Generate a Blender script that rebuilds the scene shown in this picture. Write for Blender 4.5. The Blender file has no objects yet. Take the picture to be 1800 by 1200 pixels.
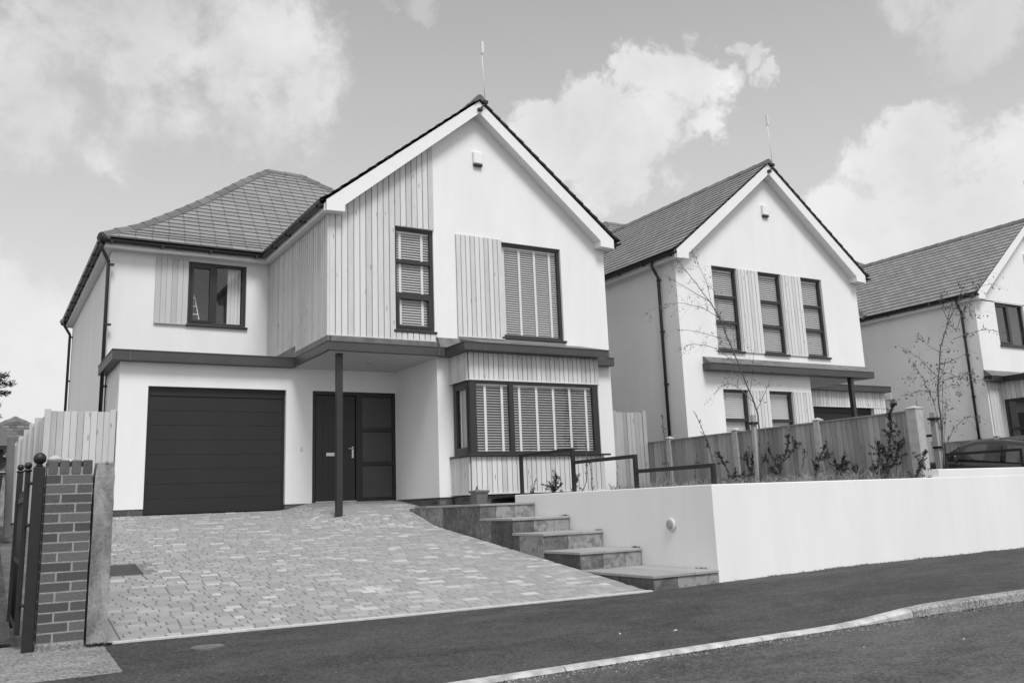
import bpy, bmesh, math, random
from mathutils import Vector, Matrix
random.seed(7)
S = bpy.context.scene
COL = S.collection
# ------------------------------------------------------------------ helpers
WO = {}            # world origin of every object that carries children
def P3(p): return Vector(p)
class MB:
    def __init__(s): s.v=[]; s.f=[]; s.m=[]; s.sm=[]; s.cur=0
    def add(s, vs, fs, smooth=False):
        b=len(s.v); s.v+= [tuple(p) for p in vs]
        for f in fs: s.f.append(tuple(b+i for i in f)); s.m.append(s.cur); s.sm.append(smooth)
    def box(s,x0,x1,y0,y1,z0,z1):
        x0,x1=min(x0,x1),max(x0,x1); y0,y1=min(y0,y1),max(y0,y1); z0,z1=min(z0,z1),max(z0,z1)
        s.add([(x0,y0,z0),(x1,y0,z0),(x1,y1,z0),(x0,y1,z0),(x0,y0,z1),(x1,y0,z1),(x1,y1,z1),(x0,y1,z1)],
              [(0,3,2,1),(4,5,6,7),(0,1,5,4),(1,2,6,5),(2,3,7,6),(3,0,4,7)])
    def cbox(s,x0,x1,y0,y1,z0,z1,c=.006):
        """box with chamfered vertical edges and top"""
        x0,x1=min(x0,x1),max(x0,x1); y0,y1=min(y0,y1),max(y0,y1)
        def ring(i,z): return [(x0+i,y0+c,z),(x0+c,y0+i,z),(x1-c,y0+i,z),(x1-i,y0+c,z),(x1-i,y1-c,z),(x1-c,y1-i,z),(x0+c,y1-i,z),(x0+i,y1-c,z)]
        s.loft([ring(0,z0),ring(0,z1-c),[(min(max(x,x0+c),x1-c),min(max(y,y0+c),y1-c),z1) for x,y,_ in ring(c*.5,z1)]])
    def loft(s,rings,closed=True,caps=True,smooth=False):
        n=len(rings[0]); vs=[p for r in rings for p in r]; fs=[]
        for k in range(len(rings)-1):
            for i in range(n if closed else n-1):
                j=(i+1)%n; fs.append((k*n+i,k*n+j,(k+1)*n+j,(k+1)*n+i))
        if caps:
            fs.append(tuple(reversed(range(n)))); fs.append(tuple((len(rings)-1)*n+i for i in range(n)))
        s.add(vs,fs,smooth)
    def prism(s,poly,axis,a,b):
        """poly of (p,q); axis 'y': (x,z) extruded along y ; 'x': (y,z) ; 'z': (x,y)"""
        def m(p,q,t): return {'y':(p,t,q),'x':(t,p,q),'z':(p,q,t)}[axis]
        s.loft([[m(p,q,a) for p,q in poly],[m(p,q,b) for p,q in poly]])
    def tube(s,pts,rad,n=6,caps=True,smooth=True):
        pts=[Vector(p) for p in pts]; rings=[]
        if not hasattr(rad,'__len__'): rad=[rad]*len(pts)
        for i,p in enumerate(pts):
            t=(pts[min(i+1,len(pts)-1)]-pts[max(i-1,0)])
            if t.length<1e-9: t=Vector((0,0,1))
            t.normalize(); a=Vector((0,0,1)) if abs(t.z)<.9 else Vector((1,0,0))
            u=t.cross(a).normalized(); w=t.cross(u)
            rings.append([p+(u*math.cos(q)+w*math.sin(q))*rad[i] for q in [2*math.pi*k/n for k in range(n)]])
        s.loft(rings,caps=caps,smooth=smooth)
    def lathe(s,c,prof,n=20,axis='z',smooth=True):
        rings=[]
        for r,h in prof:
            ring=[]
            for k in range(n):
                a=2*math.pi*k/n; ca,sa=math.cos(a)*r,math.sin(a)*r
                ring.append({'z':(c[0]+ca,c[1]+sa,c[2]+h),'x':(c[0]+h,c[1]+ca,c[2]+sa),'y':(c[0]+ca,c[1]+h,c[2]+sa)}[axis])
            rings.append(ring)
        s.loft(rings,smooth=smooth)
    def quad(s,a,b,c,d): s.add([a,b,c,d],[(0,1,2,3)])
    def build(s,name,mats,parent=None,bevel=0,origin=None,recalc=True):
        me=bpy.data.meshes.new(name)
        o=bpy.data.objects.new(name,me); COL.objects.link(o)
        org=Vector((0,0,0))
        if parent is not None: org=WO[parent.name]; o.parent=parent
        elif origin is not None: org=Vector(origin); o.location=org
        WO[o.name]=org
        me.from_pydata([tuple(Vector(p)-org) for p in s.v],[],s.f)
        if not isinstance(mats,(list,tuple)): mats=[mats]
        for m in mats: me.materials.append(m)
        for i,p in enumerate(me.polygons): p.material_index=s.m[i]; p.use_smooth=s.sm[i]
        if recalc:
            bm=bmesh.new(); bm.from_mesh(me); bmesh.ops.recalc_face_normals(bm,faces=bm.faces); bm.to_mesh(me); bm.free()
        if bevel:
            b=o.modifiers.new('bevel','BEVEL'); b.width=bevel; b.segments=2; b.limit_method='ANGLE'; b.angle_limit=.6
        return o
def thing(name,label,cat,loc,group=None):
    o=bpy.data.objects.new(name,None); COL.objects.link(o); o.location=loc; o.empty_display_size=.2
    WO[o.name]=Vector(loc); o['label']=label; o['category']=cat
    if group: o['group']=group
    return o
def tag(o,label,cat,group=None):
    o['label']=label; o['category']=cat
    if group: o['group']=group
    return o
def kind(o,k): o['kind']=k; return o
# ------------------------------------------------------------------ materials
def G(v): return (v,v,v,1)
def newmat(name):
    m=bpy.data.materials.new(name); m.use_nodes=True; nt=m.node_tree
    return m,nt,nt.nodes['Principled BSDF']
def N(nt,t,**kw):
    n=nt.nodes.new(t)
    for k,v in kw.items():
        if k in n.inputs.keys(): n.inputs[k].default_value=v
        else: setattr(n,k,v)
    return n
def L(nt,a,b): nt.links.new(a,b)
def ramp(nt,src,stops):
    r=nt.nodes.new('ShaderNodeValToRGB'); e=r.color_ramp.elements
    while len(e)<len(stops): e.new(.5)
    for i,(p,v) in enumerate(stops): e[i].position=p; e[i].color=G(v)
    L(nt,src,r.inputs[0]); return r.outputs[0]
def mul(nt,a,b,op='MULTIPLY'):
    n=nt.nodes.new('ShaderNodeMath'); n.operation=op
    for i,x in enumerate((a,b)):
        if isinstance(x,(int,float)): n.inputs[i].default_value=x
        else: L(nt,x,n.inputs[i])
    return n.outputs[0]
def noise(nt,vec,scale,detail=4,rough=.55,dist=0):
    n=N(nt,'ShaderNodeTexNoise',Scale=scale,Detail=detail,Roughness=rough,Distortion=dist)
    L(nt,vec,n.inputs['Vector']); return n.outputs['Fac']
def pos(nt,scale=None):
    g=nt.nodes.new('ShaderNodeNewGeometry').outputs['Position']
    if scale:
        m=nt.nodes.new('ShaderNodeVectorMath'); m.operation='MULTIPLY'; L(nt,g,m.inputs[0]); m.inputs[1].default_value=scale; return m.outputs[0]
    return g
def island(nt): return nt.nodes.new('ShaderNodeNewGeometry').outputs['Random Per Island']
def bump(nt,b,h,strength,dist=.01):
    n=N(nt,'ShaderNodeBump',Strength=strength,Distance=dist); L(nt,h,n.inputs['Height']); L(nt,n.outputs[0],b.inputs['Normal'])
def simple(name,v,rough=.6,var=.08,scale=6,metal=0,spec=.5,bmp=0,bscale=60):
    m,nt,b=newmat(name); p=pos(nt)
    c=ramp(nt,noise(nt,p,scale),[(.3,v*(1-var)),(.7,v*(1+var))]); L(nt,c,b.inputs['Base Color'])
    b.inputs['Roughness'].default_value=rough; b.inputs['Metallic'].default_value=metal; b.inputs['Specular IOR Level'].default_value=spec
    if bmp: bump(nt,b,noise(nt,p,bscale,6),bmp,.004)
    return m
def boards(name,lo,hi,streak=.35,grain=(70,70,3),knots=True,rough=.75):
    """timber: tone of each board differs, grain runs along z"""
    m,nt,b=newmat(name)
    isl=island(nt); g=pos(nt,grain)
    off=nt.nodes.new('ShaderNodeVectorMath'); off.operation='ADD'; L(nt,g,off.inputs[0])
    sc=nt.nodes.new('ShaderNodeCombineXYZ'); L(nt,mul(nt,isl,91.0),sc.inputs[0]); L(nt,mul(nt,isl,37.0),sc.inputs[2]); L(nt,sc.outputs[0],off.inputs[1])
    gr=noise(nt,off.outputs[0],1.0,5,.65,.6)
    t=mul(nt,mul(nt,isl,1-streak),mul(nt,gr,streak*1.6),'ADD')
    # larger weather patches down each board
    pw=pos(nt,(4,4,1.1)); off2=nt.nodes.new('ShaderNodeVectorMath'); off2.operation='ADD'; L(nt,pw,off2.inputs[0]); L(nt,sc.outputs[0],off2.inputs[1])
    w=noise(nt,off2.outputs[0],1.3,4,.6)
    t=mul(nt,t,mul(nt,mul(nt,w,-.5,'ADD'),.5),'ADD')
    c=ramp(nt,t,[(.1,lo),(.85,hi)])
    if knots:
        v=N(nt,'ShaderNodeTexVoronoi',Scale=1.0); v.feature='F1'
        kp=pos(nt,(9,9,2.2)); o3=nt.nodes.new('ShaderNodeVectorMath'); o3.operation='ADD'; L(nt,kp,o3.inputs[0]); L(nt,sc.outputs[0],o3.inputs[1]); L(nt,o3.outputs[0],v.inputs['Vector'])
        kn=ramp(nt,v.outputs['Distance'],[(.05,.35),(.14,1)])
        mx=nt.nodes.new('ShaderNodeMix'); mx.data_type='RGBA'; mx.blend_type='MULTIPLY'; mx.inputs[0].default_value=.8
        L(nt,c,mx.inputs[6]); L(nt,kn,mx.inputs[7]); c=mx.outputs[2]
    L(nt,c,b.inputs['Base Color']); b.inputs['Roughness'].default_value=rough; b.inputs['Specular IOR Level'].default_value=.25
    bump(nt,b,gr,.25,.003); return m
def render_mat(name,v):
    m,nt,b=newmat(name); p=pos(nt)
    big=noise(nt,pos(nt,(1,1,.3)),1.1,7,.66,.3); fine=noise(nt,p,150,4,.75); st=noise(nt,pos(nt,(5,5,.25)),1.6,4,.6)
    t=mul(nt,mul(nt,mul(nt,big,.62),mul(nt,st,.12),'ADD'),mul(nt,fine,.26),'ADD')
    L(nt,ramp(nt,t,[(.3,v*.90),(.68,v*1.05)]),b.inputs['Base Color']); b.inputs['Roughness'].default_value=.9; b.inputs['Specular IOR Level'].default_value=.2
    bump(nt,b,fine,.35,.002); return m
def asphalt(name,lo,hi,chip=.35,scale=140):
    m,nt,b=newmat(name); p=pos(nt)
    big=noise(nt,pos(nt,(.7,1.7,1)),.9,6,.66,.8); mid=noise(nt,pos(nt,(.8,1.5,1)),4.2,6,.68); fine=noise(nt,p,scale,3,.75)
    t=mul(nt,mul(nt,mul(nt,big,.6),mul(nt,mid,.4),'ADD'),mul(nt,fine,.25),'ADD')
    g2=noise(nt,p,42,4,.8); t=mul(nt,t,mul(nt,mul(nt,g2,-.5,'ADD'),.45),'ADD')
    vc=N(nt,'ShaderNodeTexVoronoi',Scale=62.0); L(nt,p,vc.inputs['Vector']); vs=nt.nodes.new('ShaderNodeSeparateColor'); L(nt,vc.outputs['Color'],vs.inputs[0])
    t=mul(nt,t,mul(nt,mul(nt,vs.outputs[1],-.5,'ADD'),.30),'ADD')
    c=ramp(nt,t,[(.40,lo),(.84,hi)])
    v=N(nt,'ShaderNodeTexVoronoi',Scale=34.0); L(nt,p,v.inputs['Vector'])
    hs=nt.nodes.new('ShaderNodeSeparateColor'); L(nt,v.outputs['Color'],hs.inputs[0])
    near=ramp(nt,v.outputs['Distance'],[(.10,1),(.2,0)]); pick=ramp(nt,hs.outputs[0],[(.955,0),(.965,1)])
    f=mul(nt,near,pick)
    mx=nt.nodes.new('ShaderNodeMix'); mx.data_type='RGBA'; L(nt,f,mx.inputs[0]); L(nt,c,mx.inputs[6]); mx.inputs[7].default_value=G(chip)
    L(nt,mx.outputs[2],b.inputs['Base Color']); b.inputs['Roughness'].default_value=.85; b.inputs['Specular IOR Level'].default_value=.3
    bump(nt,b,fine,.7,.006); return m
def tone(name,stops,rough=.8,grain=.12,gs=40,bmp=.2,spec=.3,patch=0,ps=.8):
    """every piece (slate, brick, slab) its own tone plus grain"""
    m,nt,b=newmat(name); p=pos(nt)
    isl=island(nt); g=noise(nt,p,gs,5,.65)
    t=mul(nt,isl,mul(nt,mul(nt,g,-.5,'ADD'),grain*4),'ADD')
    if patch: t=mul(nt,t,mul(nt,mul(nt,noise(nt,p,ps,4),-.5,'ADD'),patch),'ADD')
    L(nt,ramp(nt,t,stops),b.inputs['Base Color']); b.inputs['Roughness'].default_value=rough; b.inputs['Specular IOR Level'].default_value=spec
    bump(nt,b,g,bmp,.004); return m
def glass_mat(name,tint=.96,boost=1.8):
    m=bpy.data.materials.new(name); m.use_nodes=True; nt=m.node_tree; nt.nodes.clear()
    o=nt.nodes.new('ShaderNodeOutputMaterial'); t=N(nt,'ShaderNodeBsdfTransparent'); t.inputs[0].default_value=G(tint)
    g=N(nt,'ShaderNodeBsdfGlossy',Roughness=.015); g.inputs[0].default_value=G(1)
    mx=nt.nodes.new('ShaderNodeMixShader')
    gg=nt.nodes.new('ShaderNodeNewGeometry'); dt=nt.nodes.new('ShaderNodeVectorMath'); dt.operation='DOT_PRODUCT'; L(nt,gg.outputs['Normal'],dt.inputs[0]); L(nt,gg.outputs['Incoming'],dt.inputs[1])
    ab=mul(nt,mul(nt,mul(nt,dt.outputs['Value'],0,'ABSOLUTE'),-1),1,'ADD'); fr=mul(nt,mul(nt,mul(nt,ab,5,'POWER'),.96),.04,'ADD')
    f=nt.nodes.new('ShaderNodeMath'); f.operation='MULTIPLY'; f.use_clamp=True; L(nt,fr,f.inputs[0]); f.inputs[1].default_value=boost
    L(nt,f.outputs[0],mx.inputs[0]); L(nt,t.outputs[0],mx.inputs[1]); L(nt,g.outputs[0],mx.inputs[2]); L(nt,mx.outputs[0],o.inputs[0]); return m
def stained(name):
    m,nt,b=newmat(name); p=pos(nt); a=noise(nt,pos(nt,(3,3,1.1)),2.2,8,.65,.5); f=noise(nt,p,45,5,.7)
    t=mul(nt,mul(nt,a,.75),mul(nt,f,.25),'ADD'); L(nt,ramp(nt,t,[(.33,.07),(.46,.19),(.56,.29),(.72,.42)]),b.inputs['Base Color']); b.inputs['Roughness'].default_value=.95
    bump(nt,b,f,.9,.006); return m
def grained(name,v):
    m,nt,b=newmat(name); g=noise(nt,pos(nt,(4,4,140)),1.0,6,.7,.3); w=noise(nt,pos(nt),1.3,4)
    t=mul(nt,mul(nt,g,.6),mul(nt,w,.4),'ADD'); L(nt,ramp(nt,t,[(.3,v*.75),(.7,v*1.3)]),b.inputs['Base Color']); b.inputs['Roughness'].default_value=.45; b.inputs['Specular IOR Level'].default_value=.35
    bump(nt,b,g,.5,.003); return m
M={}
M['render']=render_mat('white_render',.77)
M['white']=simple('white_upvc',.76,.35,.02)
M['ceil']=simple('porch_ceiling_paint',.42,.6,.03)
M['frame']=simple('anthracite_frame',.024,.4,.1)
M['grey_metal']=simple('anthracite_fascia',.052,.42,.12,scale=2.5)
M['black']=simple('black_plastic',.018,.35,.1)
M['iron']=simple('black_painted_iron',.012,.5,.25,scale=20,bmp=.3,bscale=40)
M['door']=simple('anthracite_door',.015,.45,.1,scale=3)
M['garage']=grained('anthracite_garage_door',.019)
M['lead']=simple('lead_flashing',.13,.55,.3,scale=7)
M['clad']=boards('larch_cladding',.40,.64,streak=.5)
M['clad_shade']=boards('shaded_larch_cladding',.38,.58,streak=.5)  # darker copy of the larch for left-facing sides, their shade in the colour
M['clad_tight']=boards('close_larch_panel',.36,.52)
M['fence']=boards('softwood_fence',.15,.38,grain=(55,55,3))
M['fence_pale']=boards('pale_softwood_fence',.34,.55,grain=(55,55,3))
M['fence_mid']=boards('dull_softwood_boards',.22,.40,grain=(55,55,3))
M['old_wood']=boards('old_grey_timber',.07,.2,grain=(55,55,3))
M['stake']=boards('stake_timber',.25,.42)
M['slate']=tone('roof_slate',[(.0,.20),(.5,.225),(1,.25)],.45,.12,18,.3,.5,patch=.25,ps=.7)
M['ridge']=tone('ridge_tile',[(0,.12),(1,.17)],.8,.2,30,.3)
M['underlay']=simple('roof_underlay',.03,.9)
M['batten']=simple('shaded_batten_board',.09,.9)
M['brick']=tone('red_brick',[(.0,.065),(.5,.09),(1,.13)],.9,.4,55,.6,patch=.3,ps=6)
M['mortar']=simple('mortar',.27,.95,.2,scale=30,bmp=.6,bscale=120)
M['plinth']=tone('plinth_brick',[(0,.06),(1,.14)],.9,.2,50,.5)
M['paver']=tone('block_paver',[(0,.245),(.5,.28),(.85,.315),(.94,.37),(1,.47)],.85,.10,60,.4,patch=.10,ps=.9)
M['joint']=simple('joint_sand',.17,.95,.3,scale=12)
M['edging']=simple('concrete_edging',.48,.9,.15,scale=20,bmp=.4)
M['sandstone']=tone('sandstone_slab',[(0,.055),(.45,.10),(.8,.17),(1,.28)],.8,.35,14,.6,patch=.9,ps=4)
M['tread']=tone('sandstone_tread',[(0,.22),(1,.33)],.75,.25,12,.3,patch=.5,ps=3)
M['asphalt']=asphalt('pavement_asphalt',.018,.084)
M['road']=asphalt('road_asphalt',.028,.118,.4,110)
M['kerb']=simple('kerb_concrete',.40,.9,.35,scale=9,bmp=.6,bscale=90)
M['kerb_old']=asphalt('gritty_old_kerb',.10,.42,.6,70)
M['gravel']=asphalt('gritty_concrete',.10,.33,.5,90)
M['concrete']=stained('old_concrete')
M['cpost']=simple('concrete_fence_post',.38,.9,.15,scale=12,bmp=.3)
M['soil']=simple('bed_soil',.06,.95,.5,scale=14,bmp=.9,bscale=40)
M['ground']=simple('site_ground',.12,.95,.4,scale=3,bmp=.6,bscale=20)
M['grass']=simple('dry_grass',.24,.8,.5,scale=3)
M['leaf']=tone('shrub_leaf',[(0,.012),(1,.05)],.6,.1,20,0)
M['leaf_pale']=tone('autumn_leaf',[(0,.035),(1,.12)],.6,.1,20,0)
M['bark']=simple('bark',.085,.85,.4,scale=30)
M['twig']=simple('twig_bark',.16,.85,.4,scale=30)
M['conifer']=tone('conifer_foliage',[(0,.02),(1,.07)],.7,.1,20,0)
M['blind']=simple('blind_slat',.55,.5,.03)
M['tape']=simple('blind_tape',.72,.7,.02)
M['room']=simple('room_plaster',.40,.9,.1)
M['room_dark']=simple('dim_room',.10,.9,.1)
M['slate_edge_shade']=simple('slate_edge_shade',.06,.8,.2)  # dark lower edges: the shadow line under each slate course, put into colour
M['steel']=simple('brushed_steel',.55,.3,.05,metal=1)
M['alu']=simple('aerial_aluminium',.62,.45,.05)
M['glass']=glass_mat('window_glass')
M['frost']=simple('dark_glazed_panel',.06,.2,.03)
M['pot']=simple('glazed_pot',.12,.45,.12,scale=5)
M['car']=simple('black_car_paint',.022,.18,.02)
M['carglass']=simple('dark_car_glass',.05,.05,.3,scale=2.5,spec=1)
M['tyre']=simple('tyre_rubber',.02,.8,.1)
M['rim']=simple('alloy_rim',.5,.3,.05,metal=1)
M['lamp']=simple('lamp_lens',.6,.15,.05)
M['lamp_ring']=simple('lamp_body',.30,.4,.05)
M['tile']=tone('old_clay_tile',[(0,.07),(1,.16)],.9,.2,20,.4)
M['cover']=simple('drain_cover_iron',.045,.6,.3,scale=8,bmp=.4)
# ------------------------------------------------------------------ levels
def lerp(xs,ys,x):
    if x<=xs[0]: return ys[0]
    for i in range(len(xs)-1):
        if x<=xs[i+1]: t=(x-xs[i])/(xs[i+1]-xs[i]); return ys[i]*(1-t)+ys[i+1]*t
    return ys[-1]
def ss(t): t=max(0,min(1,t)); return t*t*(3-2*t)
def zb(x): return lerp([1,3.5,6.4,7.5,9.75,13.5],[-.961,-.986,-1.002,-.978,-.946,-.937],x)
def zk(x): return -1.085+.062*ss((x-6.1)/1.5)           # kerb / back of kerb level
def zpave(x,y): t=(y-5.42)/(8.03-5.42); return zk(x)*(1-t)+zb(x)*t
def zdrive(x,y):
    z=zb(x)+(y-8.03)/8.1*(.035-zb(x))
    return z+.115*ss((y-13.25)/1.2)*ss((x-4.65)/.7)
def zroad(x,y): return -1.105+(y-5.3)*.012
def sheet(name,x0,x1,nx,y0,y1,ny,zf,mat,k='structure'):
    mb=MB(); vs=[];fs=[]
    for j in range(ny+1):
        for i in range(nx+1):
            x=x0+(x1-x0)*i/nx; y=y0+(y1-y0)*j/ny; vs.append((x,y,zf(x,y)))
    for j in range(ny):
        for i in range(nx):
            a=j*(nx+1)+i; fs.append((a,a+1,a+nx+2,a+nx+1))
    mb.add(vs,fs,True); return kind(mb.build(name,mat,recalc=False),k)
# ------------------------------------------------------------------ ground, road, pavement, drive
def zground(x,y): return lerp([5.2,8.2,16.1,18],[-1.34,-1.06,-.09,-.05],y)
mb=MB(); ys=[-90,5.2,8.2,16.1,18,60,700]; xs=[-500,-40,0,12,24,60,500]
vs=[(x,y,zground(x,y)) for y in ys for x in xs]; n=len(xs)
mb.add(vs,[(j*n+i,j*n+i+1,(j+1)*n+i+1,(j+1)*n+i) for j in range(len(ys)-1) for i in range(n-1)],True)
kind(mb.build('ground',M['ground'],recalc=False),'structure')
sheet('road',-60,80,70,-4.2,5.31,8,zroad,M['road'])
sheet('pavement',.96,60,120,5.36,8.03,8,zpave,M['asphalt'])
# neighbour's crossing beside the pillars: strips of gritty concrete and old tarmac
def zl(x,y): return zpave(x,y)+.002
sheet('verge',-40,.96,40,6.9,8.35,5,zl,M['gravel'])
sheet('neighbour_crossing',-40,.96,30,5.36,6.9,4,zl,M['asphalt'])
sheet('neighbour_path',-4,.34,6,8.35,22,10,lambda x,y: zdrive(x,min(y,16.1))+.004,M['asphalt'])
# kerb: separate stones, dropped on the left, full height on the right
mb=MB(); x=-22.0
while x<40:
    ln=.91; a,b=x+.004,x+ln-.004; rings=[]
    for q in [a+(b-a)*i/3 for i in range(4)]:
        zt=zk(q)+.004; zr=zroad(q,5.3)-.08; h=max(0,zt-zroad(q,5.3)-.03); back=5.37+.03*ss((q-5.9)/1.2)
        rings.append([(q,5.285,zr),(q,5.285+.012*h*10,zt-.022),(q,5.30+.02*h*10,zt-.004),(q,5.325+.02*h*10,zt),(q,back,zt),(q,back,zr)])
    mb.cur=1 if x>7.0 else 0; mb.loft(rings); x+=ln
kind(mb.build('kerb',[M['kerb'],M['kerb_old']]),'structure')
# driveway: joint bed, then single blocks
sheet('driveway_bed',.985,7.0,30,8.05,16.2,40,lambda x,y: zdrive(x,y)-.012,M['joint'])
mb=MB(); rnd=random.Random(3)
def paver(x0,x1,y0,y1):
    g=.0055; x0+=g;x1-=g;y0+=.0012;y1-=.0012
    c=.006; dz=rnd.uniform(-.0015,.0015); tx=rnd.uniform(-.004,.004)
    def z(x,y): return zdrive(x,y)+dz+tx*(x-x0)
    o=[(x0,y0),(x1,y0),(x1,y1),(x0,y1)]; i=[(x0+c,y0+c*.35),(x1-c,y0+c*.35),(x1-c,y1-c*.35),(x0+c,y1-c*.35)]
    mb.loft([[(x,y,z(x,y)-.03) for x,y in o],[(x,y,z(x,y)-.006) for x,y in o],[(x,y,z(x,y)) for x,y in i]])
y=8.105; row=0
while y<16.12:
    p=.104; y1=min(y+p,16.12)
    xl=1.10; xr=6.475 if y<14.46 else 6.95
    x=xl-rnd.uniform(0,.2)
    while x<xr:
        w=rnd.choice((.13,.16,.16,.20,.20,.104)); a=max(x,xl); b=min(x+w,xr)
        cy=(y+y1)/2
        if b-a>.03 and not (a<1.72 and 10.9<cy<11.68) and not(5.1<(a+b)/2<5.24 and 14.3<cy<14.44):
            if a<1.72<b and 10.9<cy<11.68: a=1.72
            paver(a,b,y,y1)
        x+=w
    y=y1; row+=1
y=8.105
while y<16.1: paver(.99,1.10,y,y+.2); y+=.2
kind(mb.build('driveway',M['paver']),'structure')
mb=MB()
for i in range(6):
    a=.99+i*.915; b=a+.912
    mb.loft([[(q,8.03,zb(q)-.08),(q,8.03,zb(q)+.012),(q,8.10,zb(q)+.014),(q,8.10,zb(q)-.08)] for q in (a,b)])
kind(mb.build('driveway_edging',M['edging']),'structure')
# second drive further along the row
sheet('neighbour_driveway',17.0,22.3,6,8.05,16.2,8,zdrive,M['paver'])
# planting beds
sheet('bed_soil',7.6,11.75,14,8.15,14.25,14,lambda x,y: .085+.03*math.sin(x*5+y*3)+.02*math.sin(y*7-x*2),M['soil'])
sheet('neighbour_bed',11.7,16.0,10,8.15,14.25,10,lambda x,y: .12+.03*math.sin(x*4+y*3),M['soil'])
# ------------------------------------------------------------------ generic house parts
def wall_cells(mb,lv,u0,u1,z0,z1,holes,reveal=None):
    """lv(u,z,d) -> world; wall in cells with openings (a,b,c,e); reveals turned inwards"""
    us=sorted({u0,u1,*[h[0] for h in holes],*[h[1] for h in holes]}); zs=sorted({z0,z1,*[h[2] for h in holes],*[h[3] for h in holes]})
    us=[u for u in us if u0<=u<=u1]; zs=[z for z in zs if z0<=z<=z1]
    for i in range(len(us)-1):
        for j in range(len(zs)-1):
            cu,cz=(us[i]+us[i+1])/2,(zs[j]+zs[j+1])/2
            if any(h[0]<cu<h[1] and h[2]<cz<h[3] for h in holes): continue
            mb.quad(lv(us[i],zs[j],0),lv(us[i+1],zs[j],0),lv(us[i+1],zs[j+1],0),lv(us[i],zs[j+1],0))
    if reveal:
        for a,b,c,e in holes:
            if len(holes) and (c<z0+.001): edges=[((a,c),(a,e)),((b,c),(b,e)),((a,e),(b,e))]
            else: edges=[((a,c),(a,e)),((b,c),(b,e)),((a,e),(b,e)),((a,c),(b,c))]
            for (p,q),(r,s_) in edges: mb.quad(lv(p,q,0),lv(r,s_,0),lv(r,s_,-reveal),lv(p,q,-reveal))
def front(Y): return lambda u,z,d: (u,Y-d,z)          # faces the street (-Y), d = outwards
def leftf(X): return lambda u,z,d: (X-d,u,z)          # faces -X
def lbox(mb,lv,u0,u1,d0,d1,z0,z1):
    a=lv(u0,z0,d0); b=lv(u1,z1,d1); mb.box(a[0],b[0],a[1],b[1],a[2],b[2])
def window(parent,lv,u0,u1,z0,z1,vbars=(),hbars=(),fw=.065,blind=None,sill=.06,rec=.05,casement=(),room=True,vent=False,fh=None):
    """frame (> pane, blind, sill, room) ; lv maps (u,z,outward)"""
    f=MB(); dep=.06; fh=fh or fw
    def bar(a,b,c,e,d0=-rec-dep,d1=-rec): lbox(f,lv,a,b,d0,d1,c,e)
    bar(u0,u0+fw,z0,z1); bar(u1-fw,u1,z0,z1); bar(u0+fw,u1-fw,z1-fh,z1); bar(u0+fw,u1-fw,z0,z0+fh)
    for v in vbars: bar(v-.045,v+.045,z0+fh,z1-fh,-rec-dep,-rec-.002)
    for (zz,a,b) in hbars: bar(a,b,zz-.035,zz+.035,-rec-dep,-rec-.004)
    for (a,b,c,e) in casement:
        s=.05; d=-rec+.012
        bar(a,a+s,c,e,-rec-.03,d);bar(b-s,b,c,e,-rec-.03,d);bar(a+s,b-s,e-s,e,-rec-.03,d);bar(a+s,b-s,c,c+s,-rec-.03,d)
    if vent: lbox(f,lv,u0+.22,u1-.22,-rec,-rec+.012,z1-.045,z1-.02)
    w=f.build('window',M['frame'],parent,bevel=.004)
    g=MB(); dp=-rec-.035
    g.quad(lv(u0+fw*.6,z0+fh*.6,dp),lv(u1-fw*.6,z0+fh*.6,dp),lv(u1-fw*.6,z1-fh*.6,dp),lv(u0+fw*.6,z1-fh*.6,dp)); g.build('pane',M['glass'],w,recalc=False)
    if sill:
        s=MB(); lbox(s,lv,u0-.03,u1+.03,-.04,.05,z0-.045,z0-.004); s.build('sill',M['frame'],w,bevel=.006)
    if blind:
        b=MB(); tilt,pitch,tapes,bd=blind.get('tilt',.5),blind.get('pitch',.045),blind.get('tapes',()),-rec-blind.get('back',.085)
        wd=.05; zz=z0+fh+.02; ca,sa=math.cos(tilt)*wd/2,math.sin(tilt)*wd/2; rr=random.Random(int(u0*100))
        while zz<z1-fh-.03:
            e=rr.uniform(-.002,.002); a,c=u0+fw*.7,u1-fw*.7
            b.add([lv(a,zz-sa+e,bd+ca),lv(c,zz-sa-e,bd+ca),lv(c,zz+sa-e,bd-ca),lv(a,zz+sa+e,bd-ca),
                   lv(a,zz-sa+e+.003,bd+ca),lv(c,zz-sa-e+.003,bd+ca),lv(c,zz+sa-e+.003,bd-ca),lv(a,zz+sa+e+.003,bd-ca)],
                  [(0,1,2,3),(4,5,6,7),(0,1,5,4),(2,3,7,6)]); zz+=pitch
        b.cur=1
        for t in tapes: lbox(b,lv,t-.024,t+.024,bd+ca+.004,bd+ca+.007,z0+fh,z1-fh)
        lbox(b,lv,u0+fw*.7,u1-fw*.7,bd-.02,bd+.035,z1-fh-.03,z1-fh+.03)
        b.build('blind',[M['blind'],M['tape']],w)
    if room:
        r=MB(); e=.25; D=-1.6
        p=[lv(u0-e,z0-e,-.16),lv(u1+e,z0-e,-.16),lv(u1+e,z1+e,-.16),lv(u0-e,z1+e,-.16)]; q=[lv(u0-e,z0-e,D),lv(u1+e,z0-e,D),lv(u1+e,z1+e,D),lv(u0-e,z1+e,D)]
        r.add(p+q,[(4,5,6,7),(0,1,5,4),(1,2,6,5),(2,3,7,6),(3,0,4,7)]); r.build('interior',M['room'],w,recalc=False)
    return w
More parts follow.
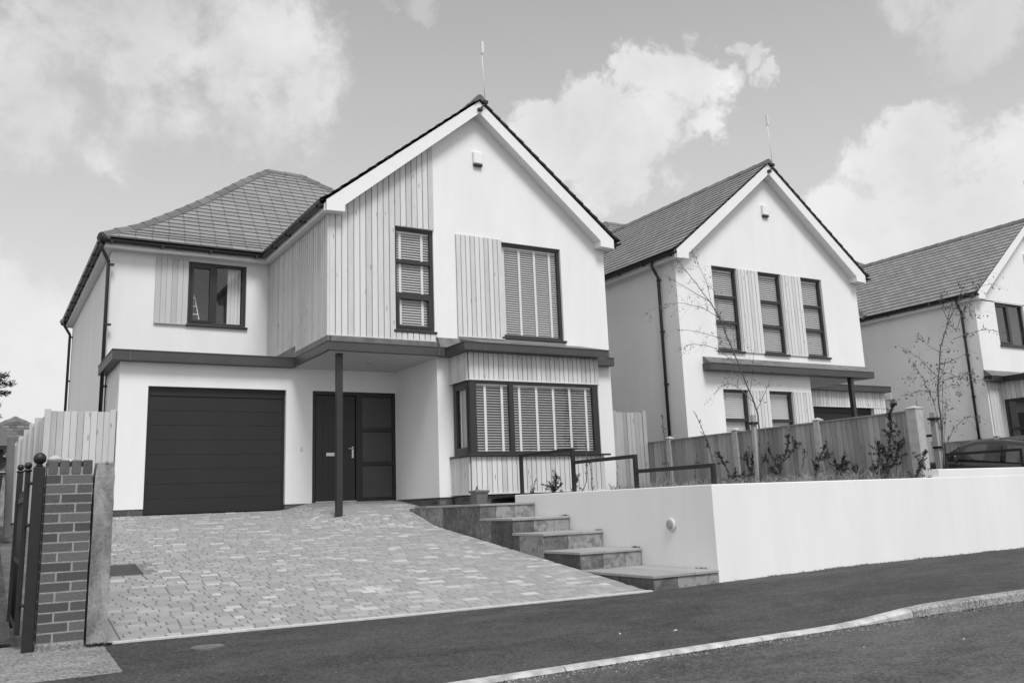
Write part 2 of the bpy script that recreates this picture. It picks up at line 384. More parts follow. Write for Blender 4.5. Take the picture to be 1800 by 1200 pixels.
def cladding(parent,lv,u0,u1,zlo,zhi,name='cladding',mat=None,bw=.115,d=.03,holes=(),trim=True,seed=1,gap=.0055):
    """vertical boards on a dark batten plane; zlo/zhi may be functions of u"""
    zl_=zlo if callable(zlo) else (lambda u: zlo); zh_=zhi if callable(zhi) else (lambda u: zhi)
    mb=MB(); rr=random.Random(seed); n=max(1,round((u1-u0)/bw)); w=(u1-u0)/n
    def board(a,b,za,zb_,z2a,z2b):
        if min(z2a-za,z2b-zb_)<.01: return
        q=rr.uniform(0,.004); g=gap; c=.004; D=d+q
        mb.add([lv(a+g,za,.0),lv(b-g,zb_,.0),lv(b-g,z2b,.0),lv(a+g,z2a,.0),lv(a+g,za,D-c),lv(b-g,zb_,D-c),lv(b-g,z2b,D-c),lv(a+g,z2a,D-c),
                lv(a+g+c,za,D),lv(b-g-c,zb_,D),lv(b-g-c,z2b,D),lv(a+g+c,z2a,D)],
               [(0,1,5,4),(1,2,6,5),(2,3,7,6),(3,0,4,7),(4,5,9,8),(5,6,10,9),(6,7,11,10),(7,4,8,11),(8,9,10,11)])
    for i in range(n):
        a,b=u0+i*w,u0+(i+1)*w; m=(a+b)/2
        segs=[(0,1)]; hs=[h for h in holes if h[0]<m<h[1]]
        if hs:
            h=hs[0]; board(a,b,zl_(a),zl_(b),h[2],h[2]); board(a,b,h[3],h[3],zh_(a),zh_(b))
        else: board(a,b,zl_(a),zl_(b),zh_(a),zh_(b))
    if trim:
        lbox(mb,lv,u0,u1,.0,d+.014,min(zl_(u0),zl_(u1))-.022,min(zl_(u0),zl_(u1))-.001)
    o=mb.build(name,mat or M['clad'],parent)
    bk=MB(); 
    if not holes:
        bk.quad(lv(u0,zl_(u0),.006),lv(u1,zl_(u1),.006),lv(u1,zh_(u1),.006),lv(u0,zh_(u0),.006)); bk.build('batten_board',M['batten'],o,recalc=False)
    return o
def slope_slates(mb,fn,prof,bounds,w=.30,ex=.215,seed=0):
    """fn(a,d,z) world; prof list (d,z) up the slope; bounds(d)->(lo,hi) along the eave"""
    rr=random.Random(seed); acc=[0]
    for i in range(len(prof)-1): acc.append(acc[-1]+math.hypot(prof[i+1][0]-prof[i][0],prof[i+1][1]-prof[i][1]))
    def at(s_): return lerp(acc,[p[0] for p in prof],s_),lerp(acc,[p[1] for p in prof],s_)
    s_=0;row=0
    while s_<acc[-1]-.02:
        s1=min(s_+ex,acc[-1]); (d0,z0),(d1,z1)=at(s_),at(s1)
        l0,r0=bounds(d0); l1,r1=bounds(d1)
        if s_==0: d0-=.03
        a=min(l0,l1)-(row%2)*w/2
        while a<max(r0,r1):
            b=a+w; g=.0045
            p=[max(a+g,l0),min(b-g,r0),min(b-g,r1),max(a+g,l1)]
            if p[1]-p[0]>.004 or p[2]-p[3]>.004:
                if p[1]<p[0]: p[0]=p[1]=(p[0]+p[1])/2
                if p[2]<p[3]: p[2]=p[3]=(p[2]+p[3])/2
                e=rr.uniform(-.0015,.0025); k=.024
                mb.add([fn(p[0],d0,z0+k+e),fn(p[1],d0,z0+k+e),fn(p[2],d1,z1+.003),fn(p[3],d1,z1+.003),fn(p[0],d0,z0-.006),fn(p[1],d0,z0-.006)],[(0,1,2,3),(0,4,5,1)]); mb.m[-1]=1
            a=b
        s_=s1; row+=1
def ridge_run(mb,pts,wid=.12,h=.05,step=.42,drop=.5):
    """angled ridge tiles along a polyline"""
    pts=[Vector(p) for p in pts]; acc=[0]
    for i in range(len(pts)-1): acc.append(acc[-1]+(pts[i+1]-pts[i]).length)
    def at(t):
        t=max(0,min(acc[-1],t))
        for i in range(len(pts)-1):
            if t<=acc[i+1]: return pts[i].lerp(pts[i+1],(t-acc[i])/(acc[i+1]-acc[i]))
        return pts[-1]
    t=0
    while t<acc[-1]-.05:
        a,b=at(t),at(t+step+.03); dr=(b-a).normalized(); sd=dr.cross(Vector((0,0,1))).normalized(); up=sd.cross(dr)
        rings=[]
        for p,l in ((a,0.016),(b,0.0)):
            rings.append([p+sd*wid-up*(wid*drop)+up*(l+.012),p+sd*wid*.45+up*(h*.6+l),p+up*(h+l),p-sd*wid*.45+up*(h*.6+l),p-sd*wid-up*(wid*drop)+up*(l+.012),
                          p-sd*wid-up*(wid*drop+.02),p+up*(-.03),p+sd*wid-up*(wid*drop+.02)])
        mb.loft(rings); t+=step
PROF=[(0,5.17),(.13,5.28),(.47,5.47),(.82,5.71),(1.2,6.01),(1.6,6.33),(2.02,6.68),(2.47,7.07),(2.96,7.51),(3.48,7.98),(4.05,8.45),(4.235,8.60)]
def dprof(z): return lerp([p[1] for p in PROF],[p[0] for p in PROF],z)
def zprof(d): return lerp([p[0] for p in PROF],[p[1] for p in PROF],d)
EX0,EX1,EY0,EY1=1.72,11.03,17.63,26.10        # eave rectangle of the main roof (first house)
GE0,GE1,GC,GZ0,GZ1=4.74,11.03,7.875,5.17,7.66 # gable roof eaves, ridge
def shell(P,f):
    """roofs, boards, gutters, outer walls. f maps first-house x to this house's x"""
    yc=(EY0+EY1)/2
    rf=MB()
    pr=PROF
    slope_slates(rf,lambda a,d,z:(f(a),EY0+d,z),pr,lambda d:(EX0+d,EX1-d),seed=1)
    slope_slates(rf,lambda a,d,z:(f(EX0+d),a,z),pr,lambda d:(EY0+d,EY1-d),seed=2)
    slope_slates(rf,lambda a,d,z:(f(EX1-d),a,z),pr,lambda d:(EY0+d,EY1-d),seed=3)
    slope_slates(rf,lambda a,d,z:(f(a),EY1-d,z),pr,lambda d:(EX0+d,EX1-d),w=.6,ex=.43,seed=4)
    gp=[(0,GZ0),(GC-GE0,GZ1)]
    sl=(GZ1-GZ0)/(GC-GE0)
    bk=lambda d: EY0+dprof(GZ0+sl*d)+.05
    slope_slates(rf,lambda a,d,z:(f(GE0+d),a,z),gp,lambda d:(14.01,bk(d)),seed=5)
    slope_slates(rf,lambda a,d,z:(f(GE1-d*(GE1-GC)/(GC-GE0)),a,z),gp,lambda d:(14.01,bk(d)),seed=6)
    roof=rf.build('roof',[M['slate'],M['slate_edge_shade']],P,recalc=False)
    un=MB()   # boarding just under the slates
    k=-.02
    def hip(a,b,c,d_): un.add([a,b,c,d_],[(0,1,2,3)])
    for i in range(len(pr)-1):
        (d0,z0),(d1,z1)=pr[i],pr[i+1]
        R0=[(f(EX0+d0),EY0+d0,z0+k),(f(EX1-d0),EY0+d0,z0+k),(f(EX1-d0),EY1-d0,z0+k),(f(EX0+d0),EY1-d0,z0+k)]
        R1=[(f(EX0+d1),EY0+d1,z1+k),(f(EX1-d1),EY0+d1,z1+k),(f(EX1-d1),EY1-d1,z1+k),(f(EX0+d1),EY1-d1,z1+k)]
        for q in range(4): un.quad(R0[q],R0[(q+1)%4],R1[(q+1)%4],R1[q])
    for g0,s_ in ((GE0,1),(GE1,-1)):
        un.quad((f(g0),14.06,GZ0+k),(f(g0),18.1,GZ0+k),(f(GC),20.7,GZ1+k),(f(GC),14.06,GZ1+k))
    un.build('roof_boarding',M['underlay'],roof,recalc=False)
    rt=MB(); d_=4.235
    ridge_run(rt,[(f(EX0+d_),yc,8.60),(f(EX1-d_),yc,8.60)])
    for sx in (0,1):
        for sy in (0,1):
            pts=[(f(EX0+d if sx==0 else EX1-d),(EY0+d if sy==0 else EY1-d),z+.012) for d,z in pr]
            ridge_run(rt,pts)
    ridge_run(rt,[(f(GC),14.0,GZ1+.01),(f(GC),20.8,GZ1+.01)],drop=.72)
    rt.build('ridge_tiles',M['ridge'],roof)
    # gable bargeboards with boxed ends, soffits
    wb=MB()
    for g0,s_ in ((4.83,1),(10.92,-1)):
        X=lambda o: f(g0+s_*o)
        run=(GC-g0)*s_; a=[(X(0),5.0),(X(.335),5.015),(X(.335),5.135),(f(GC),7.37),(f(GC),7.615),(X(0),5.185)]
        wb.prism(a,'y',14.05,14.075)
        b=[(X(.335),5.15),(f(GC),7.385),(f(GC),7.42),(X(.335),5.185)]
        wb.prism(b,'y',14.075,14.30)
        wb.prism([(X(.0),5.002),(X(.333),5.017),(X(.333),5.15),(X(0),5.15)],'y',14.075,14.29)
    # eaves fascia + soffit, gable side and main wing
    def ebox(x0,x1,y0,y1,z0,z1): wb.box(f(x0),f(x1),y0,y1,z0,z1)
    ebox(4.80,4.826,14.09,17.76,4.995,5.15); ebox(4.826,4.95,14.3,17.95,5.002,5.02)
    ebox(10.925,10.95,14.09,26.0,4.995,5.15); ebox(10.80,10.925,14.3,25.9,5.002,5.02)
    ebox(1.80,4.80,17.735,17.76,4.995,5.15); ebox(1.83,4.82,17.76,17.95,5.003,5.021)
    ebox(1.80,1.826,17.76,26.0,4.995,5.15); ebox(1.826,1.96,17.95,25.9,5.002,5.022)
    ebox(1.83,10.92,25.95,25.975,4.995,5.15)
    wb.build('fascia',M['white'],P,bevel=.004)
    # gutters
    g=MB()
    def gut(p,q):
        p,q=Vector(p),Vector(q); dr=(q-p).normalized(); sd=dr.cross(Vector((0,0,1)))
        pr_=[]
        for c in (p,q):
            ring=[c+sd*(.056*math.cos(a))+Vector((0,0,.062*math.sin(a))) for a in [math.pi+math.pi*i/8 for i in range(9)]]
            ring+= [c+sd*(.048*math.cos(a))+Vector((0,0,.054*math.sin(a))) for a in [2*math.pi-math.pi*i/8 for i in range(9)]]
            pr_.append(ring)
        g.loft(pr_)
        n=int((q-p).length/.9)
        for i in range(n+1):
            c=p+dr*(.2+i*.9)
            if (c-p).length<(q-p).length: g.box(c.x-.02-abs(sd.x)*.045,c.x+.02+abs(sd.x)*.045,c.y-.02-abs(sd.y)*.045,c.y+.02+abs(sd.y)*.045,c.z-.068,c.z-.03)
    gut((f(4.735),14.0,5.13),(f(4.735),17.66,5.13)); gut((f(1.70),17.665,5.13),(f(4.76),17.665,5.13))
    gut((f(1.735),17.64,5.13),(f(1.735),26.1,5.13)); gut((f(11.01),14.0,5.13),(f(11.01),26.1,5.13)); gut((f(1.7),26.05,5.13),(f(11.0),26.05,5.13))
    g.build('gutter',M['black'],P)
    # alarm box, aerial
    a=MB(); a.box(f(7.81),f(8.01),14.21,14.28,6.40,6.65); ab=a.build('alarm_box',M['white'],P,bevel=.02)
    a=MB(); a.box(f(7.82),f(8.00),14.215,14.28,6.355,6.398); a.build('alarm_strobe',M['black'],ab,bevel=.01)
    a=MB(); c=f(GC)+.10
    a.tube([(c,14.0,7.58),(c-.015,14.0,8.1),(c-.035,14.0,8.62)],.008); a.box(c-.045,c+.005,13.98,14.02,8.62,8.86)
    a.box(c-.07,c+.0,13.985,14.015,8.59,8.605)
    ae=a.build('aerial',M['alu'],P)
    a=MB(); a.tube([(c-.12,14.04,7.43),(c-.05,14.0,7.5),(c+.03,14.0,7.6)],.014); a.box(c-.15,c-.06,13.99,14.045,7.4,7.45); a.box(c-.03,c+.06,13.98,14.03,7.57,7.63)
    a.build('aerial_bracket',M['iron'],ae)
def downpipe(P,x,y,ztop,zbot,gx,gy,sx=1,face='x'):
    d=MB(); pts=[(gx,gy,ztop),(gx,gy,ztop-.12),(x,y,ztop-.36),(x,y,ztop-.5),(x,y,zbot)]
    d.tube(pts,.034,n=10)
    z=ztop-.42
    while z>zbot+.2:
        if face=='x': d.box(x-.02,x+.10,y-.045,y+.045,z-.016,z+.016)
        else: d.box(x-.045,x+.045,y-.02,y+.10,z-.016,z+.016)
        z-=1.15
    return d.build('downpipe',M['black'],P)
def canopy_slab(mb,x0,x1,y0,y1,z0,z1): mb.box(x0,x1,y0,y1,z0,z1)
def brickwork(mb,lv,u0,u1,z0,z1,bl=.225,ch=.075,dep=.1,mort=.01,seed=0,start=0):
    """single bricks in stretcher courses on slot mb.cur"""
    rr=random.Random(seed); z=z0; r=start
    while z<z1-.01:
        zt=min(z+ch,z1); u=u0-(bl/2 if r%2 else 0)
        while u<u1-.005:
            a,b=max(u,u0),min(u+bl,u1)
            if b-a>.03:
                d=rr.uniform(0,.004); lbox(mb,lv,a+(mort/2 if a>u0 else 0),b-(mort/2 if b<u1 else 0),-dep,d,z+mort/2,zt-mort/2)
            u+=bl
        z=zt; r+=1
def plinth(P,segs):
    for lv,u0,u1,z0,z1 in segs:
        b=MB(); brickwork(b,lv,u0,u1,z0,z1); o=b.build('plinth',M['plinth'],P)
        c=MB(); lbox(c,lv,u0+.002,u1-.002,-.09,-.006,z0,z1-.002); c.build('mortar',M['mortar'],o)
def gable_poly(mb,f,Y): mb.add([(f(x),Y,z) for x,z in ((4.95,5.03),(10.8,5.03),(10.8,5.26),(7.875,7.57),(4.95,5.26))],[(0,1,2,3,4)])
def garage_door(P,f,Y):
    g=MB(); x0,x1=2.44,4.79; z=.05; hs=.2475
    for i in range(8): g.cbox(f(x0),f(x1),Y,Y+.04,z+.002,z+hs-.002,.002); z+=hs
    o=g.build('garage_door',M['garage'],P)
    h=MB(); h.box(f(x0),f(x1),Y-.015,Y+.05,z+.004,2.183); h.box(f(x0),f(x0+.03),Y-.012,Y+.05,.04,z); h.box(f(x1-.03),f(x1),Y-.012,Y+.05,.04,z); h.box(f(x0),f(x1),Y+.045,Y+.06,.0,2.18); h.build('door_frame',M['garage'],o)
    return o
def front_door(P,f,Y):
    d=MB(); B=lambda a,b,c,e,y0=Y,y1=Y+.07: d.box(f(a),f(b),y0,y1,c,e)
    B(5.297,5.36,.15,2.183); B(6.15,6.275,.15,2.183); B(6.895,6.953,.15,2.183); B(5.36,6.15,2.12,2.183); B(6.275,6.895,2.095,2.183); B(6.275,6.895,.15,.22)
    B(6.275,6.895,.805,.87); B(6.275,6.895,1.435,1.505)
    fr=d.build('front_door',M['door'],P,bevel=.004)
    d=MB(); B(5.372,6.138,.17,2.11,Y+.02,Y+.065); B(5.50,5.53,.35,1.95,Y+.014,Y+.021); lf=d.build('door_leaf',M['door'],fr,bevel=.004)
    for a,b in ((.222,.803),(.872,1.433),(1.507,2.093)):
        d=MB(); B(6.277,6.893,a,b,Y+.035,Y+.05); d.build('side_panel',M['frost'],fr)
    d=MB(); B(5.57,5.73,.985,1.05,Y+.008,Y+.022); B(5.585,5.715,1.0,1.035,Y+.004,Y+.01); d.build('letterbox',M['steel'],lf,bevel=.003)
    d=MB(); x=f(6.085); d.cbox(x-.018,x+.018,Y+.004,Y+.02,.95,1.16,.003); d.tube([(x,Y+.01,1.12),(x,Y-.045,1.12),(x-.02,Y-.05,1.12),(x-.105,Y-.05,1.12)],.010,8); d.build('handle',M['steel'],lf)
    d=MB(); B(5.36,6.15,.15,.168,Y-.03,Y+.02); d.build('threshold',M['steel'],fr)
    return fr
def canopy(P,boxes,seams=(),mat='grey_metal'):
    c=MB()
    for x0,x1,y0,y1,z0,z1 in boxes:
        c.box(x0,x1,y0,y1,z0,z1); c.box(x0-.008,x1+.008,y0-.008,y1,z1-.02,z1+.003)
    o=c.build('canopy',M[mat],P,bevel=.004)
    if seams:
        for x,y,z0,z1 in seams: s=MB(); s.box(x-.004,x+.004,y-.0035,y+.01,z0,z1); s.build('seam',M['lead'],o)
    return o
# ================================================================== HOUSE 1
H1=thing('house','white rendered house with grey garage door, timber clad corner bay and porch, nearest the street','house',(6.4,16,0),'white gabled houses in a row')
I=lambda x:x
w=MB()
W1=[(6.16,6.935,3.06,4.955),(8.36,9.735,3.06,4.915)]
wall_cells(w,front(14.28),4.95,10.8,2.66,5.03,W1,.14)
gable_poly(w,I,14.28)
wall_cells(w,front(14.28),6.96,10.8,.15,2.66,[(7.28,9.94,.2,2.58)],None)
WW=[(3.354,4.487,3.665,4.932)]
wall_cells(w,front(17.93),1.95,4.95,2.66,5.03,WW,.14)
wall_cells(w,front(16.13),1.97,6.96,.14,2.62,[(2.43,4.80,.14,2.187),(5.295,6.955,.14,2.187)],.11)
wall_cells(w,leftf(1.97),16.13,17.93,.14,2.62,[])
wall_cells(w,leftf(1.95),17.93,25.82,.14,5.03,[])
wall_cells(w,leftf(6.96),14.28,16.13,.15,2.66,[])
wall_cells(w,leftf(4.95),14.28,17.93,2.66,5.03,[])
wall_cells(w,leftf(10.8),14.28,25.82,.1,5.03,[])
wall_cells(w,front(25.82),1.95,10.8,.1,5.03,[])
w.quad((1.95,17.93,2.63),(4.95,17.93,2.63),(4.95,25,2.63),(1.95,25,2.63))
w.build('wall',M['render'],H1,recalc=False)
plinth(H1,[(front(16.145),1.985,2.43,-.25,.138),(front(16.145),4.80,5.295,-.25,.138),(leftf(1.985),16.15,17.9,-.25,.138),
           (front(14.295),6.97,7.3,-.2,.148),(leftf(6.975),14.3,16.1,-.2,.148),(front(13.62),7.25,9.97,-.02,.165),(leftf(7.25),13.63,14.27,-.02,.165),(front(14.295),9.99,10.79,-.2,.148)])
shell(H1,I)
downpipe(H1,1.88,17.80,5.10,-.1,1.735,17.70); downpipe(H1,1.88,25.6,5.10,.0,1.735,25.6)
garage_door(H1,I,16.215); front_door(H1,I,16.15)
canopy(H1,[(1.82,4.905,15.95,17.92,2.585,2.765),(4.88,7.05,14.1,16.125,2.60,2.762),(7.04,10.1,13.36,14.27,2.603,2.745),(10.02,10.78,14.1,14.27,2.59,2.752)],
       [(2.1,15.95,2.585,2.76),(6.93,14.1,2.60,2.76),(7.0,14.1,2.60,2.76),(7.45,13.36,2.603,2.74)])
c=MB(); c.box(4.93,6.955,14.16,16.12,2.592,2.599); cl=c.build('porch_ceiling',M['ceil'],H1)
c=MB(); c.lathe((6.05,15.2,2.585),[(.045,.007),(.05,.0),(.035,-.004)],16); c.build('downlight',M['steel'],cl)
c=MB(); c.box(4.965,6.95,14.20,14.272,2.765,2.868); c.box(4.90,4.944,14.2,16.0,2.765,2.868); c.box(4.90,4.944,16.0,17.9,2.765,2.98)
c.prism([(14.272,2.965),(14.20,2.95),(14.12,2.768),(14.272,2.768)],'x',6.955,7.39)
c.prism([(14.272,2.97),(14.24,2.965),(13.37,2.75),(14.272,2.75)],'x',7.40,10.07); c.prism([(14.272,2.9),(14.24,2.89),(14.11,2.757),(14.272,2.757)],'x',10.11,10.76)
c.build('flashing',M['lead'],H1)
rk=lambda u: min(5.17+.825*(u-5.165),8) if u>5.1 else 5.13
def clad_holes(P,lv,u0,u1,zlo,rake,holes,bw,seed):
    o=cladding(P,lv,u0,u1,zlo,rake,bw=bw,holes=holes,seed=seed); bk=MB(); lv2=lambda u,z,d: lv(u,z,d+.006)
    wall_cells(bk,lv2,u0,u1,zlo,4.96,holes); bk.quad(lv2(u0,4.96,0),lv2(u1,4.96,0),lv2(u1,rake(u1),0),lv2(u0,rake(u0),0)); bk.build('batten_board',M['batten'],o,recalc=False)
clad_holes(H1,front(14.28),4.952,6.947,2.892,rk,[(6.165,6.95,3.012,4.957)],.1108,1)
cladding(H1,leftf(4.95),14.285,16.42,2.892,5.01,bw=.119,mat=M['clad_shade'],seed=2,gap=.015)
cladding(H1,leftf(4.95),16.42,17.92,2.99,5.01,bw=.115,mat=M['clad_shade'],seed=3,gap=.015)
c=MB(); c.box(4.916,4.953,14.246,14.283,2.872,5.0); c.build('corner_trim',M['clad'],H1)
cladding(H1,front(17.93),2.74,3.35,3.655,4.945,'cladding_panel',bw=.1,seed=4,gap=.0015,mat=M['clad_tight'])
cladding(H1,front(14.28),7.392,8.372,3.02,4.945,'cladding_panel',bw=.098,seed=5)
cladding(H1,front(13.6),7.225,9.99,2.135,2.60,bw=.1,seed=6); cladding(H1,front(13.6),7.225,10.01,.19,.80,bw=.1,seed=7)
cladding(H1,leftf(7.225),13.6,14.279,2.135,2.60,mat=M['clad_shade'],bw=.1,seed=8); cladding(H1,leftf(7.225),13.6,14.279,.19,.80,mat=M['clad_shade'],bw=.1,seed=9)
c=MB(); c.box(9.96,9.99,13.61,14.28,.19,2.6); c.build('bay_side',M['clad'],H1)
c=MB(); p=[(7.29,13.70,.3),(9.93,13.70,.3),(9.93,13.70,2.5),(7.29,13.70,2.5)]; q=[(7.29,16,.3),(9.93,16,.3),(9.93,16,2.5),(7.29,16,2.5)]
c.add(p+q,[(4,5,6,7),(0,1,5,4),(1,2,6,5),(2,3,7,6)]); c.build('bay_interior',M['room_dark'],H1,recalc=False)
window(H1,front(17.93),3.354,4.487,3.665,4.932,vbars=(3.87,),fw=.06,casement=((3.415,3.826,3.725,4.872),))
c=MB(); k=12
vs=[(4.16+.26*i/k,18.16+.018*math.sin(i*1.9),z) for z in (3.6,4.95) for i in range(k+1)]
c.add(vs,[(i,i+1,k+2+i,k+1+i) for i in range(k)],True); c.build('curtain',M['white'],H1,recalc=False)
window(H1,front(14.28),6.16,6.935,3.06,4.955,hbars=((4.32,6.22,6.875),(3.71,6.22,6.875)),fw=.06,blind=dict(tapes=(6.31,6.74),tilt=.8,pitch=.047),vent=True,rec=.03,casement=((6.215,6.88,3.11,3.68),))
window(H1,front(14.28),8.345,9.735,3.06,4.915,fw=.06,blind=dict(tapes=(8.47,8.83,9.18,9.53),tilt=.8,pitch=.045),rec=.05)
window(H1,front(13.57),7.235,9.95,.84,2.112,vbars=(8.065,),fw=.125,fh=.05,blind=dict(tapes=(7.56,7.90,8.26,8.62,8.98,9.34,9.70),tilt=.4,pitch=.046,back=.085),rec=.01,room=False,sill=0)
window(H1,leftf(7.235),13.63,14.25,.84,2.112,fw=.09,blind=dict(tapes=(14.08,),tilt=-.9,pitch=.045),rec=.02,room=False,sill=0,casement=((13.70,14.18,.92,2.03),))
c=MB(); c.box(7.16,10.12,13.51,13.60,.805,.838); c.box(7.16,7.24,13.60,14.27,.805,.838); c.build('bay_sill',M['frame'],H1,bevel=.006)
c=MB(); c.box(5.12,5.222,14.32,14.422,-.1,2.60); c.build('porch_post',M['frame'],H1,bevel=.004)
c=MB(); c.box(5.07,5.105,16.115,16.13,1.08,1.16); c.build('doorbell',M['steel'],H1,bevel=.003)
# ================================================================== HOUSE 2
f2=lambda x: 23.515-x
H2=thing('house','middle white gabled house of the row, with three tall upstairs windows between timber strips','house',(17,16,0),'white gabled houses in a row')
w=MB()
W2=[(13.77,14.53,3.10,5.005),(15.19,15.94,3.10,5.005),(16.60,17.32,3.10,5.005)]
wall_cells(w,front(14.28),12.715,18.565,2.66,5.03,W2,.12); gable_poly(w,f2,14.28)
L2=[(13.81,14.56,.9,2.245),(15.20,15.95,.9,2.245)]
wall_cells(w,front(14.28),12.715,16.56,.1,2.66,L2,.12)
wall_cells(w,leftf(12.715),14.28,25.82,.1,5.03,[]); wall_cells(w,leftf(16.56),14.28,16.13,.1,2.66,[]); wall_cells(w,leftf(18.565),14.28,17.93,2.66,5.03,[])
wall_cells(w,front(17.93),18.565,21.565,2.66,5.03,[(19.03,20.16,3.665,4.932)],.1)
wall_cells(w,front(16.13),16.56,21.6,.1,2.62,[(18.72,21.09,.1,2.187),(16.56,18.22,.1,2.187)],.11)
wall_cells(w,leftf(21.6),16.13,17.93,.1,2.62,[]); wall_cells(w,leftf(21.565),17.93,25.82,.1,5.03,[]); wall_cells(w,front(25.82),12.715,21.565,.1,5.03,[])
w.build('wall',M['render'],H2,recalc=False)
shell(H2,f2)
downpipe(H2,12.66,14.80,5.10,0,12.505,14.80)
garage_door(H2,f2,16.215); front_door(H2,f2,16.15)
canopy(H2,[(13.27,18.56,14.04,14.27,2.615,2.77),(16.5,18.55,14.2,16.12,2.62,2.765),(18.4,21.72,15.95,17.9,2.60,2.765)])
c=MB(); c.prism([(14.272,2.93),(14.24,2.92),(14.06,2.774),(14.272,2.774)],'x',13.29,18.5); c.build('flashing',M['lead'],H2)
c=MB(); c.box(16.57,18.5,14.3,16.12,2.612,2.619); c.build('porch_ceiling',M['ceil'],H2)
c=MB(); c.box(17.78,17.88,14.12,14.22,-.1,2.615); c.build('porch_post',M['frame'],H2,bevel=.004)
for k,(a,b) in enumerate(((14.545,15.175),(15.955,16.585))): cladding(H2,front(14.28),a,b,3.10,5.0,'cladding_panel',bw=.105,d=.015,seed=20+k)
for k,(a,b) in enumerate(((14.575,15.185),(15.965,16.555))): cladding(H2,front(14.28),a,b,.9,2.24,'cladding_panel',bw=.1,d=.015,seed=24+k)
cladding(H2,front(16.13),18.58,21.6,2.195,2.6,bw=.105,seed=27); cladding(H2,front(16.13),21.09,21.6,.1,2.19,bw=.1,seed=28)
for a,b,c_,e in W2: window(H2,front(14.28),a,b,c_,e,hbars=((4.33,a+.06,b-.06),(3.74,a+.06,b-.06)),fw=.06,blind=dict(tilt=.9,pitch=.047),rec=.06,vent=True)
for a,b,c_,e in L2: window(H2,front(14.28),a,b,c_,e,hbars=((1.59,a+.06,b-.06),),fw=.06,blind=dict(tilt=1.15,pitch=.045),rec=.06,vent=True)
window(H2,front(17.93),19.03,20.16,3.665,4.932,vbars=(19.6,),fw=.06)
# ================================================================== HOUSE 3
f3=lambda x: 34.275-x
H3=thing('house','white gabled house at the right edge of the photo, furthest along the row','house',(27.5,16,0),'white gabled houses in a row')
w=MB(); W3=[(24.44,25.84,3.81,5.05)]
wall_cells(w,front(14.28),23.475,29.325,2.66,5.06,W3,.12); gable_poly(w,f3,14.28)
wall_cells(w,front(14.28),23.475,29.325,.1,2.66,[])
wall_cells(w,leftf(23.475),14.28,25.82,.1,5.03,[]); wall_cells(w,leftf(29.325),14.28,17.93,2.6,5.03,[]); wall_cells(w,front(17.93),29.325,32.325,2.6,5.03,[])
wall_cells(w,front(16.13),29.3,32.3,.1,2.62,[(29.5,31.85,.1,2.187)],.11); wall_cells(w,leftf(32.325),16.13,25.82,.1,5.03,[]); wall_cells(w,front(25.82),23.475,32.325,.1,5.03,[])
w.build('wall',M['render'],H3,recalc=False)
shell(H3,f3)
downpipe(H3,23.42,14.66,5.10,0,23.265,14.66)
garage_door(H3,f3,16.215)
window(H3,front(14.28),24.44,25.84,3.81,5.05,vbars=(25.13,),fw=.06,rec=.06,casement=((24.5,25.09,3.87,4.99),))
canopy(H3,[(23.40,27.3,14.04,14.27,2.735,2.88),(23.9,27.3,12.7,14.05,2.74,2.87),(29.2,32.4,15.95,17.9,2.60,2.765)],mat='frame')
c=MB(); c.prism([(14.272,3.06),(14.25,3.055),(14.05,2.885),(14.272,2.885)],'x',23.43,27.2); c.prism([(23.92,2.875),(25.0,3.04),(25.0,2.875)],'y',12.75,14.03); c.build('flashing',M['lead'],H3)
cladding(H3,front(14.28),23.53,24.1,.1,2.73,bw=.14,seed=31)
c=MB(); c.box(24.13,27.0,12.9,14.27,.1,2.735); c.build('bay_core',M['underlay'],H3)
cladding(H3,leftf(24.12),12.9,14.27,2.26,2.735,bw=.14,seed=32,trim=False); cladding(H3,leftf(24.12),12.9,14.27,.1,.88,bw=.14,seed=33,trim=False)
cladding(H3,leftf(24.12),14.2,14.27,.88,2.26,bw=.07,seed=34,trim=False); cladding(H3,front(12.9),24.1,27.0,.1,2.735,bw=.14,seed=35,trim=False)
window(H3,leftf(24.08),12.93,14.2,.9,2.255,fw=.07,rec=.0,room=False,sill=.05,hbars=((1.45,13.0,14.13),))
c=MB(); c.box(23.44,23.475,17.25,17.43,2.61,2.79); c.build('wall_vent',M['white'],H3,bevel=.006)
# ================================================================== garden walls, steps, rails
t=thing('retaining_wall','long low white rendered garden wall along the pavement','wall',(9.6,8.1,-.95))
w=MB()
w.prism([(7.45,8.03),(16.05,8.03),(16.05,8.23),(7.65,8.23),(7.65,12.56),(7.45,12.56)],'z',-1.1,.13)
w.box(11.76,16.05,8.033,8.228,.12,.245)
w.build('wall',M['render'],t,bevel=.01)
lm=MB(); lm.lathe((7.45,8.79,-.33),[(.08,.0),(.082,-.022),(.076,-.032),(.06,-.034)],28,'x'); lo=lm.build('wall_light',M['lamp'],t)
lm=MB(); lm.lathe((7.45,8.79,-.33),[(.062,-.030),(.055,-.038),(.03,-.041),(.0,-.042)],28,'x'); lm.build('diffuser',M['lamp_ring'],lo)
